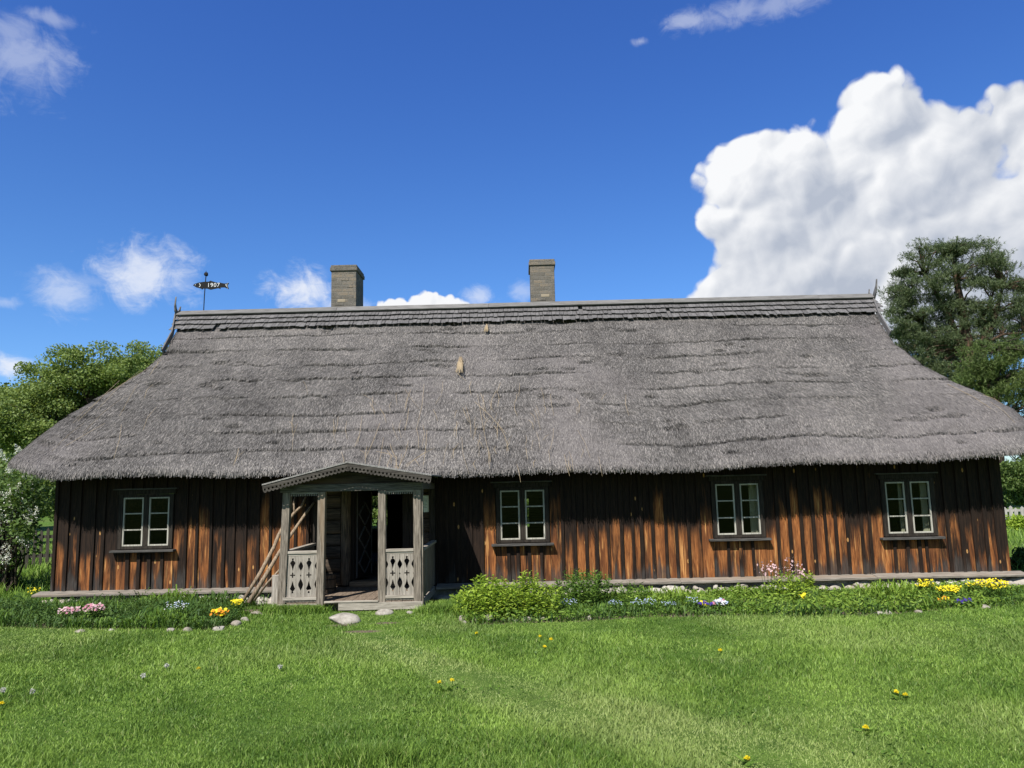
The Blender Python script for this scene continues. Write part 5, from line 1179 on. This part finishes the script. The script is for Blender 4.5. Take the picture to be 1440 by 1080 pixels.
flower_patch('pansy_patch', 1013, 860, 20, 8, [W2, W2, P_, B2_], 28, .026, 'white and pink pansies right of the dark violet ones', 'pansies', .14)
flower_patch('pansy_patch', 308, 878, 22, 8, [Y_, O_], 34, .026, 'yellow and orange pansies at the front of the left bed', 'pansies', .17)
flower_patch('pansy_patch', 332, 866, 18, 8, [Y_], 20, .024, 'yellow pansies beside the leaning poles', 'pansies', .20)
flower_patch('pansy_patch', 1356, 855, 20, 5, [U_], 16, .024, 'violet pansies below the yellow cushion on the right', 'pansies', .10)
flower_patch('pansy_patch', 1332, 852, 22, 5, [O_, Y_], 16, .022, 'small orange pansies at the foot of the yellow cushion', 'pansies', .10)
GA = 'cushions of small yellow flowers at the right end of the bed'
flower_patch('yellow_alyssum', 1303, 842, 26, 8, [Y_], 80, .014, 'pale yellow flower cushion nearest the rightmost window', GA, .24)
flower_patch('yellow_alyssum', 1336, 847, 34, 9, [Y_], 120, .015, 'dense golden flower cushion above the orange pansies', GA, .20)
flower_patch('yellow_alyssum', 1376, 842, 30, 8, [Y_], 60, .014, 'loose yellow flowers between two denser cushions', GA, .24)
flower_patch('yellow_alyssum', 1403, 848, 36, 14, [Y_], 140, .015, 'tall yellow flower cushion by the right corner of the house', GA, .28)
flower_patch('yellow_alyssum', 45, 850, 22, 5, [Y_], 26, .014, 'small yellow flowers at the left corner of the house', None, .26)
flower_patch('yellow_lily', 1133, 853, 10, 4, [Y_], 5, .03, 'single small yellow flower in the middle of the right bed', None, .16)
def sprays(px, py, wpx, hpx, label):
    b = gp2(px, py); s = b[1]/F; t = tag(empty('tall_pink_flower', b), label, 'flowers', 'tall pale pink flowers in the right bed'); mb = MB(); Q = []
    for _ in range(9):
        x = random.uniform(-.5, .5)*wpx*s; h = random.uniform(.72, 1.05)*hpx*s; mb.tube([(x*.4, 0, 0), (x*.8, 0, h*.6), (x, 0, h)], .003, 3)
        C_ = np.array([x, 0, h*.93])+rng.normal(0, 1, (9, 3))*np.array([.035, .03, .05]); Q.append(leaf_quads(C_, .036, .030))
    mb.build('stems', [M_DEEP], t); quads_mesh('blooms', np.concatenate(Q), M_LPINK, t)
sprays(1083, 846, 24, 48, 'tall pale pink flowers, left one of two sprays below the third window'); sprays(1120, 844, 24, 50, 'tall pale pink flowers, right one of two sprays below the third window')
# ---- dandelions
def dandelion(px, py, hpx, label, kind='y', r=.019):
    top_h = hpx; b = gp(px, py+hpx); s = b[1]/F; h = hpx*s; t = tag(empty('dandelion', b), label, 'dandelion', 'dandelions in the lawn' if kind == 'y' else 'dandelion seed heads in the lawn')
    mb = MB(); mb.tube([(0,0,0), (.006,0,h*.5), (0,0,h)], [.003, .0028, .0025], 5); mb.build('stem', [M_MID], t)
    n = 90; d = rng.normal(0, 1, (n, 3)); d[:,2] = np.abs(d[:,2])*(.8 if kind == 'y' else 1) if kind == 'y' else d[:,2]; d /= np.linalg.norm(d, axis=1, keepdims=True)
    C_ = np.array([0, 0, h])+d*r*rng.uniform(.5, 1, (n, 1)); quads_mesh('flower_head' if kind == 'y' else 'seed_head', leaf_quads(C_, r*.9, r*.4, dirs=d), M_YEL if kind == 'y' else M_SEED, t)
    if kind == 'y': 
        C2 = np.array([rng.normal(0, .05, 10), rng.normal(0, .05, 10), np.full(10, .02)]).T; quads_mesh('leaves', leaf_quads(C2, .11, .025, dirs=C2/.06+np.array([0, 0, .2])), M_MID, t)
for px, py, h, lab in [(760,896,10,'dandelion highest in the group of three before the window bed'), (775,900,10,'biggest dandelion in the group of three before the window bed'), (766,910,5,'lowest dandelion in the group of three before the window bed'), (618,961,10,'bright dandelion in the middle of the lawn by the trodden path'), (636,958,12,'half closed dandelion beside the one at the trodden path'),
    (1013,915,5,'lone dandelion in the lawn left of the yellowish patch'), (1261,974,6,'smaller dandelion of the pair on the right of the lawn'), (1274,978,6,'bigger dandelion of the pair on the right of the lawn'), (1218,1024,6,'lone dandelion lowest in the right half of the lawn'), (1051,1068,6,'faded dandelion near the bottom edge right of the middle'), (2,990,8,'dandelion cut by the left edge of the photo'), (670,891,4,'tiny dandelion before the stones of the right bed'), (279,941,6,'small dandelion beside the fluffy seed head left of the path')]:
    dandelion(px, py, h, lab)
for px, py, h, lab in [(234,937,10,'round fluffy dandelion seed head in the left lawn'), (201,951,12,'small dandelion seed head left of the round fluffy one'), (3,972,14,'large dandelion seed head at the left edge of the photo'), (45,973,10,'tiny dandelion seed head right of the one at the left edge'), (394,938,8,'small seed head in the lawn below the porch')]:
    dandelion(px, py, h, lab, 'w', .022)
